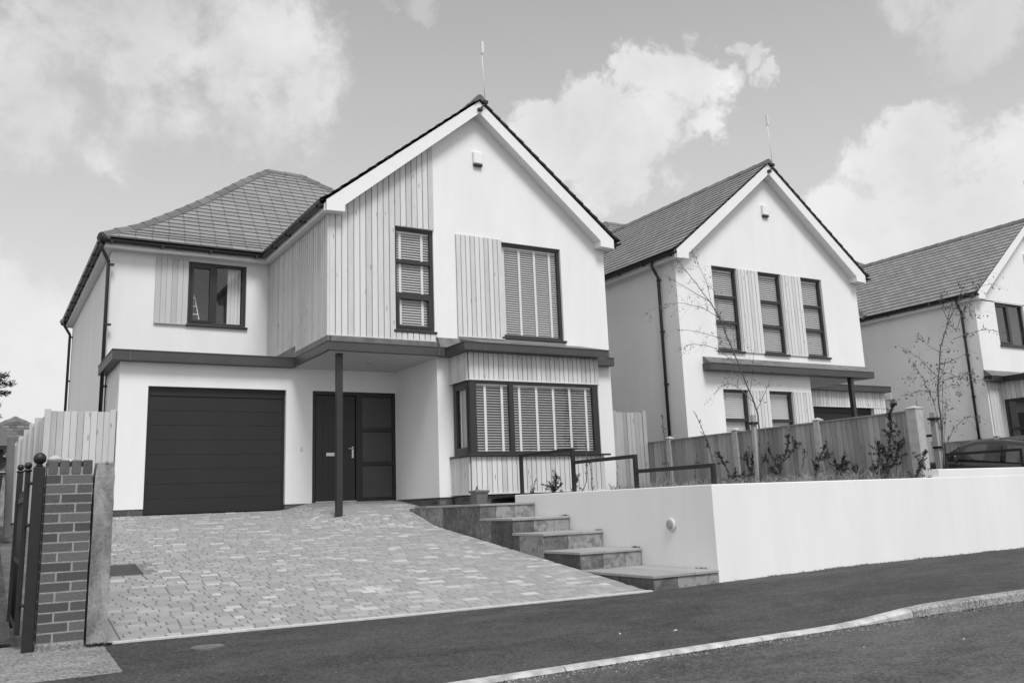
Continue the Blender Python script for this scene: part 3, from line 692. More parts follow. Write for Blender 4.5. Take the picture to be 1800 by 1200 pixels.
# steps
t=thing('garden_steps','sandstone steps climbing beside the paved drive to the bay window','steps',(6.95,9.9,-1.0))
LV=[(.01,11.97),(-.205,11.03),(-.405,10.24),(-.62,9.42),(-.835,8.035)]; XL,XR=6.49,7.448
core=MB(); tr=[];rs=[];sd=MB(); rr=random.Random(5)
for k,(z,yf) in enumerate(LV):
    yb=14.27 if k==0 else LV[k-1][1]
    core.box(XL+.02,XR-.005,yf+.02,(14.26 if k==0 else yb+.05),-1.15,z-.032)
    m=MB()
    if k==0:
        y=yf-.018; 
        while y<14.2:
            y1=min(y+.62,14.27)
            m.cbox(XL-.012,6.955 if y1>14.0 else XR-.002,y+.002,y1-.002,z-.03,z,.004); y=y1
        m.cbox(7.452,8.05,12.60,13.60,z-.03,z,.004); m.cbox(8.055,8.6,12.60,13.60,z-.03,z,.004)
        m.cbox(6.96,7.452,13.99,14.27,z-.032,z-.002,.004)
    else:
        cuts=[XL-.012,XL+.32+.06*rr.random(),XR-.002] if k%2 else [XL-.012,XL+.6,XR-.002]
        for a,b in zip(cuts,cuts[1:]): m.cbox(a+.002,b-.002,yf-.018,yb+.01,z-.03,z,.004)
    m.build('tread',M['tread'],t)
    # riser slabs
    zl_=LV[k+1][0] if k<4 else zpave(XL,8.03)-.05
    m=MB(); cuts=[XL]+[XL+f_*(XR-XL) for f_ in ((.36,.72) if k in (1,3) else (.40,) if k==2 else (.28,.62) if k==0 else (.36,))]+[XR-.003]
    for a,b in zip(cuts,cuts[1:]): m.cbox(a+.0025,b-.0025,yf,yf+.03,zl_-.001,z-.031,.003)
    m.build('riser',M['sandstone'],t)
    # side cheek slabs, on the drive side
    y=yf+.002; ye=14.5 if k==0 else yb
    while y<ye-.02:
        y1=min(y+.62,ye)
        if ye-y1<.12: y1=ye
        b0=min(zdrive(XL,y),zdrive(XL,y1))-.12
        if z-.031>b0+.02: sd.box(XL,XL+.028,y+.002,y1-.002,b0,z-.031)
        y=y1
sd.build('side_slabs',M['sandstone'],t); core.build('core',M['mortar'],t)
def handrail(x,pts,label,zb_):
    t=thing('handrail',label,'handrail',(x,pts[0][0],zb_),'black stepped handrails')
    for i in range(len(pts)-1):
        (ya,za),(yb,_)=pts[i],pts[i+1]; m=MB()
        m.box(x-.024,x+.024,yb+.024,ya+.024,za-.048,za); m.build('rail',M['iron'],t,bevel=.003)
    for i,(y,zt) in enumerate(pts):
        top=max(zt,pts[i-1][1] if i else zt); m=MB(); 
        m.box(x-.025,x+.025,y-.025,y+.025,zb_-.06,(top-.049 if i==0 else top)+.0); m.build('post',M['iron'],t,bevel=.003)
handrail(7.545,[(12.48,.765),(11.01,.575),(9.55,.375),(8.085,.375)],'black square section handrail stepping down the white wall beside the steps',.13)
handrail(15.95,[(12.4,1.0),(10.9,.80),(10.72,.615),(9.24,.615)],'black handrail in front of the parked dark car at the right edge',.13)
# ================================================================== fences
def pyramid_post(mb,x,y,s_,z0,z1):
    h=s_/2; mb.box(x-h,x+h,y-h,y+h,z0,z1); k=h+.008
    mb.loft([[(x-k,y-k,z1+.001),(x+k,y-k,z1+.001),(x+k,y+k,z1+.001),(x-k,y+k,z1+.001)],[(x-k,y-k,z1+.018),(x+k,y-k,z1+.018),(x+k,y+k,z1+.018),(x-k,y+k,z1+.018)],[(x-.006,y-.006,z1+.055),(x+.006,y-.006,z1+.055),(x+.006,y+.006,z1+.055),(x-.006,y+.006,z1+.055)]])
def featheredge(mb,p0,p1,z0,z1,bw=.1,seed=0,jit=.004,face=1):
    """upright boards along a straight run in plan; on slot 1 the dark board behind the gaps"""
    p0,p1=Vector(p0),Vector(p1); d=(p1-p0); n=max(1,round(d.length/bw)); u=d.normalized(); nr=Vector((-u.y,u.x))*face; rr=random.Random(seed)
    def v(p,o,z): r=p+nr*o; return (r.x,r.y,z)
    g=.003
    for i in range(n):
        a=p0+d*(i/n)+u*g; b=p0+d*((i+1)/n)-u*g; q=rr.uniform(-jit,jit); t0,t1=rr.uniform(.010,.014),rr.uniform(.004,.008)
        if rr.random()<.3: t0,t1=t1,t0
        mb.loft([[v(a,0,z0),v(b,0,z0),v(b,t1,z0),v(a,t0,z0)],[v(a,0,z1+q),v(b,0,z1+q),v(b,t1,z1+q),v(a,t0,z1+q)]])
    c=mb.cur; mb.cur=1; a,b=p0,p1
    mb.loft([[v(a,-.012,z0),v(b,-.012,z0),v(b,-.004,z0),v(a,-.004,z0)],[v(a,-.012,z1-.012),v(b,-.012,z1-.012),v(b,-.004,z1-.012),v(a,-.004,z1-.012)]]); mb.cur=c
t=thing('fence','timber garden fence with capped concrete posts, behind the shrubs and the white wall','fence',(11.7,11.5,.05))
py=[8.27,10.02,11.87,13.68]
for i,y in enumerate(py):
    m=MB(); pyramid_post(m,11.72 if i==0 else 11.7,y,.17 if i==0 else .115,-.3,1.115); m.build('concrete_post',M['cpost'],t,bevel=.006)
for i in range(4):
    a=py[i]+(.09 if i==0 else .06); b=py[i+1]-.06 if i<3 else 15.4
    m=MB(); featheredge(m,(11.69,a),(11.69,b),.16,1.08,.102,seed=40+i)
    m.box(11.66,11.73,a,b,1.082,1.104); p=m.build('panel',[M['fence'],M['underlay']],t)
    m=MB(); m.box(11.675,11.705,a,b,-.02,.157); m.build('gravel_board',M['old_wood'],p)
    m=MB(); m.box(11.715,11.75,a,b,.3,.36); m.box(11.715,11.75,a,b,.85,.91); m.build('rail',M['fence'],p)
def close_gate(name,label,cat,x0,x1,y,z0,z1,mat,seed,postl=True):
    t=thing(name,label,cat,((x0+x1)/2,y,z0))
    m=MB(); featheredge(m,(x1-.08,y),(x0+.08,y),z0,z1,.1,seed); m.build('boards',[M[mat],M['underlay']],t)
    for x in ((x0+.045,x1-.045) if postl else (x1-.045,)):
        m=MB(); m.cbox(x-.045,x+.045,y-.04,y+.05,z0-.1,z1+.03,.004); m.build('post',M[mat],t)
    m=MB(); m.box(x0+.08,x1-.08,y+.02,y+.06,z0+.3,z0+.38); m.box(x0+.08,x1-.08,y+.02,y+.06,z1-.4,z1-.32); m.build('rail',M[mat],t)
close_gate('side_gate','pale timber boarding between the white wall and the side of the grey garage','fence',.90,1.955,16.22,.0,1.745,'fence_pale',51)
close_gate('side_gate','timber boarding filling the gap between the first two white houses','fence',10.81,11.66,14.35,.05,1.70,'fence_mid',52)
close_gate('side_gate','timber boarding behind the right hand sapling and its stake, beside the third house','fence',21.65,22.9,16.3,.05,1.76,'fence_mid',53)
# left boundary fence, stepping away from the street
t=thing('boundary_fence','pale stepped close board fence receding behind the iron gate on the left','fence',(.8,19.4,.0))
def bx(y): return .9-.032*(y-16.3)
ysf=[16.3,17.3,18.35,19.45,20.7,22.5]; hz=[1.70,1.70,1.68,1.66,1.66]
for i in range(5):
    a,b=ysf[i],ysf[i+1]; m=MB(); featheredge(m,(bx(a),a),(bx(b),b),.02,hz[i]-.04,.125,60+i); m.build('boards',[M['fence_pale'],M['underlay']],t)
    m=MB(); m.cbox(bx(b)-.05,bx(b)+.05,b-.05,b+.05,-.1,hz[i]+.04,.005); m.build('post',M['fence_pale'],t)
# concrete posts with boards between the two front gardens, behind the brick pillar
t=thing('boundary_fence','low fence with white capped posts just behind the brick pillar','fence',(.75,11,-.6))
pts=[(.73,12.56,.78),(.75,11.19,.71),(.75,9.45,.57)]
for x,y,z in pts:
    m=MB(); pyramid_post(m,x,y,.125,zdrive(x,y)-.2,z-.05); m.build('concrete_post',M['cpost'],t)
for (x,y,z),(x2,y2,z2) in zip(pts,pts[1:]):
    m=MB(); zz=min(z,z2)-.2; featheredge(m,(x,y-.07),(x2,y2+.07),zdrive(1,y2)+.02,zz,.1,71); m.build('boards',[M['fence'],M['underlay']],t)
# brick pillar and concrete post
t=thing('brick_pillar','dark brick gate pillar with a course of upright bricks on top','pillar',(.645,8.2,-.97))
X0,X1,Y0,Y1=.488,.818,8.0,8.335
c=MB(); c.box(X0+.0025,X1-.0025,Y0+.0025,Y1-.0025,-1.1,.42)
m=MB(); z=-.905; r=0
while z<.30:
    # header + stretcher on each face, alternate by course
    s_=(.215,.1075) if r%2 else (.1075,.215); u=[X0,X0+s_[0],X1]; e=.0065
    m.cbox(u[0],u[1]-e,Y0,Y0+.1,z+e,z+.0745-e,.003); m.cbox(u[1]+e,u[2],Y0,Y0+.1,z+e,z+.0745-e,.003)
    m.cbox(u[0],u[1]-e,Y1-.1,Y1,z+e,z+.0745-e,.003); m.cbox(u[1]+e,u[2],Y1-.1,Y1,z+e,z+.0745-e,.003)
    m.cbox(X0,X0+.1,Y0+.11,Y1-.11,z+e,z+.0745-e,.003); m.cbox(X1-.1,X1,Y0+.11,Y1-.11,z+e,z+.0745-e,.003)
    z+=.0745; r+=1
n=4; ww=(X1-X0)/n
for i in range(n):
    for (a,b) in ((Y0-.004,Y0+.16),(Y0+.172,Y1+.004)): m.cbox(X0+i*ww+.006,X0+(i+1)*ww-.006,a,b,z+.006,z+.112,.008)
b_=m.build('bricks',M['brick'],t); c.build('mortar_core',M['mortar'],t)
m=MB(); m.box(X0-.005,X1+.003,Y0-.008,Y1,-1.1,-.91); m.build('footing',M['gravel'],t,bevel=.012)
t=thing('concrete_post','weathered concrete gate post beside the brick pillar','post',(.91,8.13,-.97))
m=MB(); rr=random.Random(9); rings=[]
for k in range(15):
    z=-1.08+1.53*k/14; j=lambda:rr.uniform(-.003,.003)
    q=.012 if k==14 else 0
    rings.append([(.838+j()+q,8.03+j()+q,z),(.985+j()-q,8.03+j()+q,z),(.985+j()-q,8.2+j()-q,z),(.838+j()+q,8.2+j()-q,z)])
m.loft(rings); 
for k in range(9): x,y=rr.uniform(.85,.97),rr.uniform(8.04,8.18); s_=rr.uniform(.012,.03); m.lathe((x,y,.445),[(s_,0),(s_*.8,.012),(s_*.2,.022)],7,smooth=False)
m.build('post',M['concrete'],t,bevel=.012)
# iron gate and its post
t=thing('gate_post','thick black iron gate post topped with a ball','post',(.435,8.06,-.97))
m=MB(); m.cbox(.395,.475,8.02,8.10,-1.06,.425,.005); m.build('shaft',M['iron'],t)
m=MB(); m.lathe((.435,8.06,.43),[(.012,-.006),(.03,.0),(.02,.012)]+[(.047*math.sin(a),.06-.047*math.cos(a)) for a in [math.pi*(.15+.85*i/10) for i in range(11)]],20); m.build('ball',M['iron'],t)
for z in (.3,-.02,-.62):
    m=MB(); m.tube([(.40,8.06,z),(.375,8.13,z)],.013,8); m.build('hinge',M['iron'],t)
t=thing('iron_gate','black iron gate standing open, with slim ball topped uprights','gate',(.355,8.7,-.9))
def upright(x,y,z0,z1,s_=.022,ball=True):
    m=MB(); m.cbox(x-s_,x+s_,y-s_,y+s_,z0,z1,.004)
    m.lathe((x,y,z1),[(.03,0),(.03,.012),(.012,.02)]+[(.028*math.sin(a),.045-.028*math.cos(a)) for a in [math.pi*(.2+.8*i/8) for i in range(9)]],14); m.build('upright',M['iron'],t)
upright(.362,8.16,-.84,.395,.019); upright(.348,9.16,-.88,.435,.024)
m=MB()
for z in (.18,-.30,-.78): m.box(.343,.361,8.18,9.14,z-.02,z+.02)
m.build('rail',M['iron'],t)
m=MB()
for i in range(1,8): y=8.18+.96*i/8; m.tube([(.353,y,-.78),(.353,y,.25)],.007,6)
m.build('bars',M['iron'],t)
m=MB(); m.box(.30,.348,9.15,9.17,-.02,.0); m.build('latch',M['iron'],t)
# ================================================================== covers in the ground
t=thing('drain_cover','dark rectangular drain cover set in the block paving','drain cover',(1.45,11.29,zdrive(1.45,11.29)))
m=MB(); pts=[(1.17,10.915),(1.71,10.915),(1.71,11.665),(1.17,11.665)]
m.loft([[(x,y,zdrive(x,y)-.03) for x,y in pts],[(x,y,zdrive(x,y)-.004) for x,y in pts]]); m.build('tray',M['cover'],t)
m=MB(); 
for a,b,c_,d_ in ((1.17,1.71,10.915,10.935),(1.17,1.71,11.645,11.665),(1.17,1.19,10.935,11.645),(1.69,1.71,10.935,11.645)):
    q=[(a,c_),(b,c_),(b,d_),(a,d_)]; m.loft([[(x,y,zdrive(x,y)-.01) for x,y in q],[(x,y,zdrive(x,y)+.002) for x,y in q]])
m.build('rim',M['old_wood'],t)
t=thing('manhole_cover','small round metal cover in the dark pavement','manhole cover',(1.64,7.49,zpave(1.64,7.49)))
m=MB(); z=zpave(1.64,7.49); m.lathe((1.64,7.49,z),[(.125,-.02),(.125,.006),(.108,.006),(.108,.003)],28,smooth=False); m.build('ring',M['lead'],t)
m=MB(); m.lathe((1.64,7.49,z),[(.104,-.02),(.104,.007),(.0,.009)],28,smooth=False); m.build('lid',M['lead'],t)
# ================================================================== pot
t=thing('plant_pot','grey square plant pot beneath the bay window','plant pot',(6.99,12.9,.01))
def sq(x,y,h,z): return [(x-h,y-h,z),(x+h,y-h,z),(x+h,y+h,z),(x-h,y+h,z)]
m=MB(); m.loft([sq(6.99,12.9,.088,.011),sq(6.99,12.9,.108,.185),sq(6.99,12.9,.125,.187),sq(6.99,12.9,.127,.225),sq(6.99,12.9,.105,.225),sq(6.99,12.9,.10,.20)]); m.build('pot',M['pot'],t,bevel=.008)
m=MB(); rr=random.Random(4); m.lathe((6.95,12.88,.20),[(.075,.0),(.07,.022),(.04,.038),(.0,.045)],12); 
m.tube([(6.94,12.88,.23),(6.935,12.87,.27),(6.945,12.87,.285)],[.02,.016,.02],7); m.build('dry_plant',M['old_wood'],t)
# ================================================================== ladder indoors
t=thing('stepladder','pale stepladder seen through the upstairs window above the garage','ladder',(3.58,18.35,3.0))
m=MB(); m.tube([(3.5,18.3,3.0),(3.53,18.34,4.35)],.014,6); m.tube([(3.83,18.3,3.0),(3.55,18.34,4.35)],.014,6); m.build('stiles',M['white'],t)
m=MB()
for k in range(8): q=.1+k*.12; m.box(3.5+.03*q,3.83-.28*q,18.29,18.33,3.0+1.35*q-.01,3.0+1.35*q+.012)
m.build('rungs',M['white'],t)
# ================================================================== car on the neighbour's drive
def car(label,x,y):
    zc=zdrive(x,y); t=thing('parked_car',label,'car',(x,y,zc)); pit=(zdrive(x,y+1)-zdrive(x,y-1))/2
    def wv(l,s_,h): return (x+s_,y+l,zc+h+pit*l)
    # lower body stations along the length: (l, half width, bottom, top)
    st=[(-2.02,.70,.36,.74),(-1.98,.78,.30,.86),(-1.7,.85,.24,.97),(-1.1,.88,.20,.99),(0,.885,.20,.965),(1.0,.88,.2,.93),(1.6,.84,.22,.84),(1.95,.76,.26,.70),(2.06,.66,.36,.58)]
    m=MB(); rings=[]
    for l,hw,b,tp in st:
        rings.append([wv(l,-hw*.93,b),wv(l,-hw,b+.18),wv(l,-hw,tp-.18),wv(l,-hw*.95,tp-.03),wv(l,-hw*.85,tp),wv(l,hw*.85,tp),wv(l,hw*.95,tp-.03),wv(l,hw,tp-.18),wv(l,hw,b+.18),wv(l,hw*.93,b)])
    m.loft(rings,smooth=True); body=m.build('body',M['car'],t)
    gs=[(-1.92,.62,.95,.97),(-1.55,.60,.95,1.27),(-1.1,.585,.95,1.42),(-.3,.58,.95,1.47),(.35,.575,.95,1.43),(.75,.59,.94,1.24),(1.22,.64,.90,.93)]
    m=MB(); rings=[]
    for l,hw,b,tp in gs:
        wb=.80; k=(tp-b)/.5; rings.append([wv(l,-wb,b-.03),wv(l,-wb+(wb-hw)*k*.9,tp-.05*k),wv(l,-hw*.8*1,tp),wv(l,hw*.8,tp),wv(l,wb-(wb-hw)*k*.9,tp-.05*k),wv(l,wb,b-.03)])
    m.loft(rings,smooth=True); m.build('cabin',M['car'],t)
    for s_ in (-1,1):
        for l0,l1 in ((-1.35,-.42),(-.30,.72)):
            m=MB(); q=[]
            for l in (l0,(l0+l1)/2,l1):
                tp=lerp([g[0] for g in gs],[g[3] for g in gs],l); k=(tp-.95)/.5; hw=.59; a=.07 if tp>1.2 else .01
                q.append((wv(l,s_*(.812-(.8-hw)*.12),.99),wv(l,s_*(.815-(.8-hw)*k*.8),tp-.10*k)))
            m.add([p for pr in q for p in pr],[(0,2,3,1),(2,4,5,3)]); m.build('side_window',M['carglass'],t)
        m=MB(); m.lathe((0,0,0),[(.0,-.06),(.05,-.06),(.1,-.03),(.09,.06),(.0,.07)],10); m.v=[wv(.62+p[2]*.3,s_*(.93+p[0]*.8),1.0+p[1]) for p in m.v]; m.build('wing_mirror',M['car'],t)
        for l in (-1.28,1.32):
            m=MB(); m.lathe((0,0,0),[(.20,-.10),(.31,-.09),(.325,-.05),(.325,.05),(.31,.09),(.20,.10)],28,'x'); m.v=[wv(l+p[1],s_*.80+p[0],.325+p[2]) for p in m.v]; wh=m.build('wheel',M['tyre'],t)
            m=MB(); m.lathe((0,0,0),[(.21,-.085*1),(.19,-.06),(.06,-.07),(.0,-.075)],20,'x'); m.v=[wv(l+p[1],s_*(.80-p[0]) ,.325+p[2]) for p in m.v]; m.build('rim',M['rim'],wh)
        m=MB(); m.box(-.14,.14,-.02,.02,-.08,.08); m.v=[wv(-1.95+p[1],s_*.62+p[0]*.9,.78+p[2]) for p in m.v]; m.build('tail_light',M['lamp'],t,bevel=.02)
        m=MB(); m.box(-.15,.15,-.03,.03,-.06,.06); m.v=[wv(1.97+p[1],s_*.56+p[0],.62+p[2]) for p in m.v]; m.build('headlight',M['lamp'],t,bevel=.02)
    m=MB(); m.add([wv(-1.86,-.56,1.01),wv(-1.86,.56,1.01),wv(-1.57,.48,1.27),wv(-1.57,-.48,1.27)],[(0,1,2,3)]); m.v=[(p[0],p[1]-.02,p[2]+.012) for p in m.v]; m.build('rear_window',M['carglass'],t)
    m=MB(); m.add([wv(1.14,-.6,.985),wv(1.14,.6,.985),wv(.80,.5,1.23),wv(.80,-.5,1.23)],[(0,1,2,3)]); m.v=[(p[0],p[1]+.015,p[2]+.015) for p in m.v]; m.build('windscreen',M['carglass'],t)
car('dark car parked behind the white wall at the right edge of the photo',19.95,11.9)
# low fence between the second and third plots
t=thing('fence','low timber fence with a pale capped post, behind the parked car','fence',(22.5,13,.0))
for i,y in enumerate((9.9,11.75,13.6,15.4)):
    m=MB(); pyramid_post(m,22.5,y,.115,-.8,1.2); m.build('concrete_post',M['cpost'],t)
    if i: m=MB(); featheredge(m,(22.49,y-1.79),(22.49,y-.06),-.7,1.14,.1,80+i); m.box(22.46,22.53,y-1.79,y-.06,1.142,1.165); m.build('panel',[M['fence'],M['underlay']],t)
# ================================================================== things at the far left
t=thing('neighbour_house','old bungalow with a dark tiled hipped roof, far left behind the pale fence','house',(1.15,38,0))
m=MB(); m.box(-1.37,3.68,35.6,42,-.1,2.3); m.build('wall',M['concrete'],t)
m=MB(); XC=-.78
def tl(fn,prof,bd,s): slope_slates(m,fn,prof,bd,w=.24,ex=.26,seed=s)
# ridge runs away from the street; the hipped end faces us
xa,xb,yy0,yy1=.55,2.3,35.3,42.3
hp=[(0,2.70),(1.0,3.40),(2.9,4.7)]
x0_,x1_=-1.67,3.98; half=(x1_-x0_)/2
prof=[(0,2.2),(half,2.2+half*.57)]
tl(lambda a,d,z:(a,yy0+d,z),prof,lambda d:(x0_+d,x1_-d),1); tl(lambda a,d,z:(x1_-d,a,z),prof,lambda d:(yy0+d,yy1),2); tl(lambda a,d,z:(x0_+d,a,z),prof,lambda d:(yy0+d,yy1),3)
r_=m.build('roof',M['tile'],t,recalc=False)
m=MB(); z1=2.2+half*.57-.02
m.add([(x0_,yy0,2.18),(x1_,yy0,2.18),(x1_,yy1,2.18),(x0_,yy1,2.18),((x0_+x1_)/2,yy0+half,z1),((x0_+x1_)/2,yy1,z1)],[(0,1,4),(1,2,5,4),(0,4,5,3)]); m.build('roof_boarding',M['underlay'],r_,recalc=False)
m=MB(); ridge_run(m,[(x1_,yy0,2.22),((x0_+x1_)/2,yy0+half,z1+.03)],.12,.05); ridge_run(m,[(x0_,yy0,2.22),((x0_+x1_)/2,yy0+half,z1+.03)],.12,.05); ridge_run(m,[((x0_+x1_)/2,yy0+half,z1+.03),((x0_+x1_)/2,yy1,z1+.03)],.12,.05); m.build('ridge_tiles',M['ridge'],r_)
t=thing('timber_post','leaning old timber post at the left edge beside the dark bin','post',(.45,14.6,0))
m=MB(); m.loft([[(.40,14.55,-.2),(.50,14.55,-.2),(.50,14.66,-.2),(.40,14.66,-.2)],[(.36,14.57,1.19),(.455,14.57,1.19),(.455,14.68,1.19),(.36,14.68,1.19)]]); m.build('post',M['old_wood'],t,bevel=.006)
t=thing('shed','dark timber lean-to shed cut off by the left edge of the photo','shed',(-.6,15.8,0))
m=MB(); featheredge(m,(.30,15.3),(-1.7,15.3),.0,1.10,.15,91); m.build('boards',[M['old_wood'],M['underlay']],t)
m=MB(); m.prism([(15.1,1.05),(17.4,1.5),(17.4,1.56),(15.1,1.11)],'x',-1.8,.40); m.build('roof',M['black'],t)
m=MB(); m.box(.30,.34,15.24,15.32,0,1.1); m.box(-1.7,-1.6,17.2,17.3,0,1.5); m.build('corner_post',M['black'],t)
t=thing('wheelie_bin','dark wheeled bin at the left edge in front of the shed','bin',(.05,14.4,-.1))
m=MB(); m.loft([[(-.18,14.15,-.17),(.27,14.15,-.17),(.27,14.6,-.17),(-.18,14.6,-.17)],[(-.23,14.1,.66),(.335,14.1,.66),(.335,14.7,.66),(-.23,14.7,.66)]]); m.build('body',M['black'],t,bevel=.02)
m=MB(); m.loft([[(-.25,14.08,.665),(.37,14.08,.665),(.37,14.74,.70),(-.25,14.74,.70)],[(-.24,14.1,.70),(.36,14.1,.70),(.36,14.74,.76),(-.24,14.74,.76)]]); m.build('lid',M['black'],t,bevel=.01)
for q in (-.15,.24):
    m=MB(); m.lathe((q,14.68,-.08),[(.09,-.02),(.10,0),(.09,.02)],16,'x'); m.build('wheel',M['tyre'],t)
# ================================================================== plants
PLANTS=[["twig",[11.35,13.458,0.219],[[[0.0,0.0,0.0],[0.065,-0.039,0.436],[0.005,-0.003,0.676],[0.041,-0.025,0.945],[0.005,-0.003,1.275],[0.011,-0.007,1.527]]]],["twig",[11.35,12.169,0.323],[[[0.0,0.0,0.0],[0.038,-0.023,0.279],[-0.026,0.015,0.738],[-0.106,0.063,1.1],[-0.224,0.134,1.436]],[[-0.026,0.015,0.738],[-0.055,0.033,0.944],[-0.158,0.095,0.979]]]],["twig",[11.35,12.669,0.273],[[[0.0,0.0,0.0],[0.012,-0.007,0.308],[0.073,-0.044,0.668]]]],["leafy",[11.35,11.852,0.22],[[[-0.0,-0.0,-0.0],[0.032,-0.019,0.314],[-0.039,0.023,0.515],[-0.079,0.048,0.666]],[[-0.0,-0.0,-0.0],[0.11,-0.066,0.211],[0.152,-0.091,0.308]]]],["leafy",[11.35,11.306,0.218],[[[-0.0,0.0,-0.0],[0.051,-0.031,0.333],[0.087,-0.052,0.572],[0.185,-0.111,0.752]],[[0.048,-0.029,0.285],[-0.004,0.002,0.479],[-0.008,0.005,0.644]],[[0.04,-0.024,0.189],[0.209,-0.125,0.422],[0.279,-0.167,0.563]],[[0.004,-0.002,0.047],[-0.124,0.075,0.216],[-0.208,0.125,0.21]]]],["leafy",[11.35,10.571,0.188],[[[0.0,0.0,0.0],[-0.012,0.007,0.322],[0.107,-0.064,0.594],[0.154,-0.092,0.853]],[[-0.016,0.01,0.276],[-0.117,0.07,0.511],[-0.145,0.087,0.652]],[[0.035,-0.021,0.412],[0.187,-0.112,0.59],[0.247,-0.148,0.727]],[[-0.008,0.005,0.184],[-0.154,0.093,0.347]]]],["twig",[11.35,10.269,0.203],[[[0.0,0.0,0.0],[0.124,-0.074,0.419],[0.148,-0.089,0.6]]]],["leafy",[11.35,9.92,0.224],[[[-0.0,-0.0,-0.0],[0.096,-0.058,0.376],[0.214,-0.128,0.639]],[[0.116,-0.069,0.42],[0.293,-0.176,0.501]],[[0.053,-0.032,0.245],[-0.007,0.004,0.426]]]],["bushy",[11.35,9.399,0.184],[[[0.0,0.0,0.0],[0.025,-0.015,0.256],[0.071,-0.043,0.426]],[[0.012,-0.007,0.128],[-0.062,0.037,0.363]],[[0.008,-0.005,0.085],[0.184,-0.11,0.206],[0.258,-0.155,0.057]],[[0.017,-0.01,0.17],[0.122,-0.073,0.337]]]],["bushy",[11.35,8.613,0.166],[[[0.0,0.0,0.0],[0.07,-0.042,0.389],[0.145,-0.087,0.757],[0.147,-0.088,0.982],[0.251,-0.15,1.145]],[[0.007,-0.004,0.065],[-0.037,0.022,0.393],[-0.029,0.018,0.599]],[[0.025,-0.015,0.105],[0.176,-0.105,0.384],[0.215,-0.129,0.547]],[[0.014,-0.008,0.064],[-0.099,0.059,0.135],[-0.117,0.07,0.233]],[[0.047,-0.028,0.308],[0.012,-0.007,0.515]]]],["leafy",[11.35,8.15,0.146],[[[0.0,0.0,0.0],[0.111,-0.067,0.256],[0.193,-0.116,0.435]],[[0.039,-0.023,0.101],[0.136,-0.081,0.231]]]],["twig",[7.9,12.729,0.136],[[[0.0,0.0,0.0],[0.015,-0.009,0.183],[0.052,-0.031,0.31]],[[0.0,0.0,0.0],[-0.024,0.015,0.212]]]],["bushy",[8.1,12.438,0.141],[[[0.0,0.0,0.0],[0.04,-0.024,0.189],[0.055,-0.033,0.362]],[[0.019,-0.011,0.072],[-0.032,0.019,0.192]],[[0.02,-0.012,0.09],[0.136,-0.081,0.212]]]],["leafy",[8.3,12.189,0.164],[[[0.0,-0.0,-0.0],[0.038,-0.023,0.152],[0.092,-0.055,0.285]],[[0.0,-0.0,-0.0],[-0.101,0.06,0.041]]]],["twig",[8.6,12.413,0.163],[[[0.0,0.0,0.0],[0.108,-0.065,0.245],[0.128,-0.077,0.664],[0.147,-0.088,0.898]]]],["twig",[8.9,12.477,0.195],[[[0.0,0.0,0.0],[0.007,-0.004,0.31],[-0.012,0.007,0.594]]]],["twig",[9.6,12.812,0.188],[[[0.0,0.0,0.0],[0.06,-0.036,0.173],[0.065,-0.039,0.418]],[[0.0,0.0,0.0],[-0.058,0.035,0.198]]]]]
TREE1=[[11.2,10.89,0.177],[[[0.0,0.0,0.0],[0.043,-0.026,0.821],[0.033,-0.02,1.202],[-0.093,0.056,1.689],[-0.221,0.132,2.183],[-0.384,0.23,2.784],[-0.565,0.338,3.193],[-0.791,0.474,3.589],[-0.973,0.584,3.904]],[[-0.384,0.23,2.784],[-0.582,0.349,2.943],[-0.91,0.546,3.059],[-1.249,0.749,3.024],[-1.501,0.9,2.876]],[[-0.157,0.094,1.935],[-0.447,0.268,2.272],[-0.77,0.462,2.405],[-0.917,0.55,2.333]],[[-0.513,0.308,3.09],[-0.766,0.459,3.324],[-0.98,0.588,3.537],[-1.058,0.634,3.642]],[[-0.478,0.287,2.988],[-0.55,0.33,3.395],[-0.681,0.408,3.706],[-0.784,0.47,3.937]],[[-0.408,0.244,2.805],[-0.38,0.228,3.185],[-0.459,0.275,3.492]],[[-0.287,0.172,2.402],[-0.608,0.365,2.575],[-0.967,0.58,2.711]],[[0.001,-0.001,1.319],[-0.183,0.11,1.597],[-0.341,0.205,1.681],[-0.502,0.301,1.515]],[[0.033,-0.02,1.202],[0.162,-0.097,1.484],[0.26,-0.156,1.77]],[[-0.043,0.026,1.494],[0.005,-0.003,1.879],[-0.005,0.003,2.173]],[[-0.221,0.132,2.183],[-0.174,0.104,2.575],[-0.2,0.12,2.775]],[[0.02,-0.012,0.446],[0.153,-0.092,0.675],[0.193,-0.115,0.957]],[[-0.078,0.047,1.669],[-0.288,0.173,1.844],[-0.437,0.262,1.724]]]]
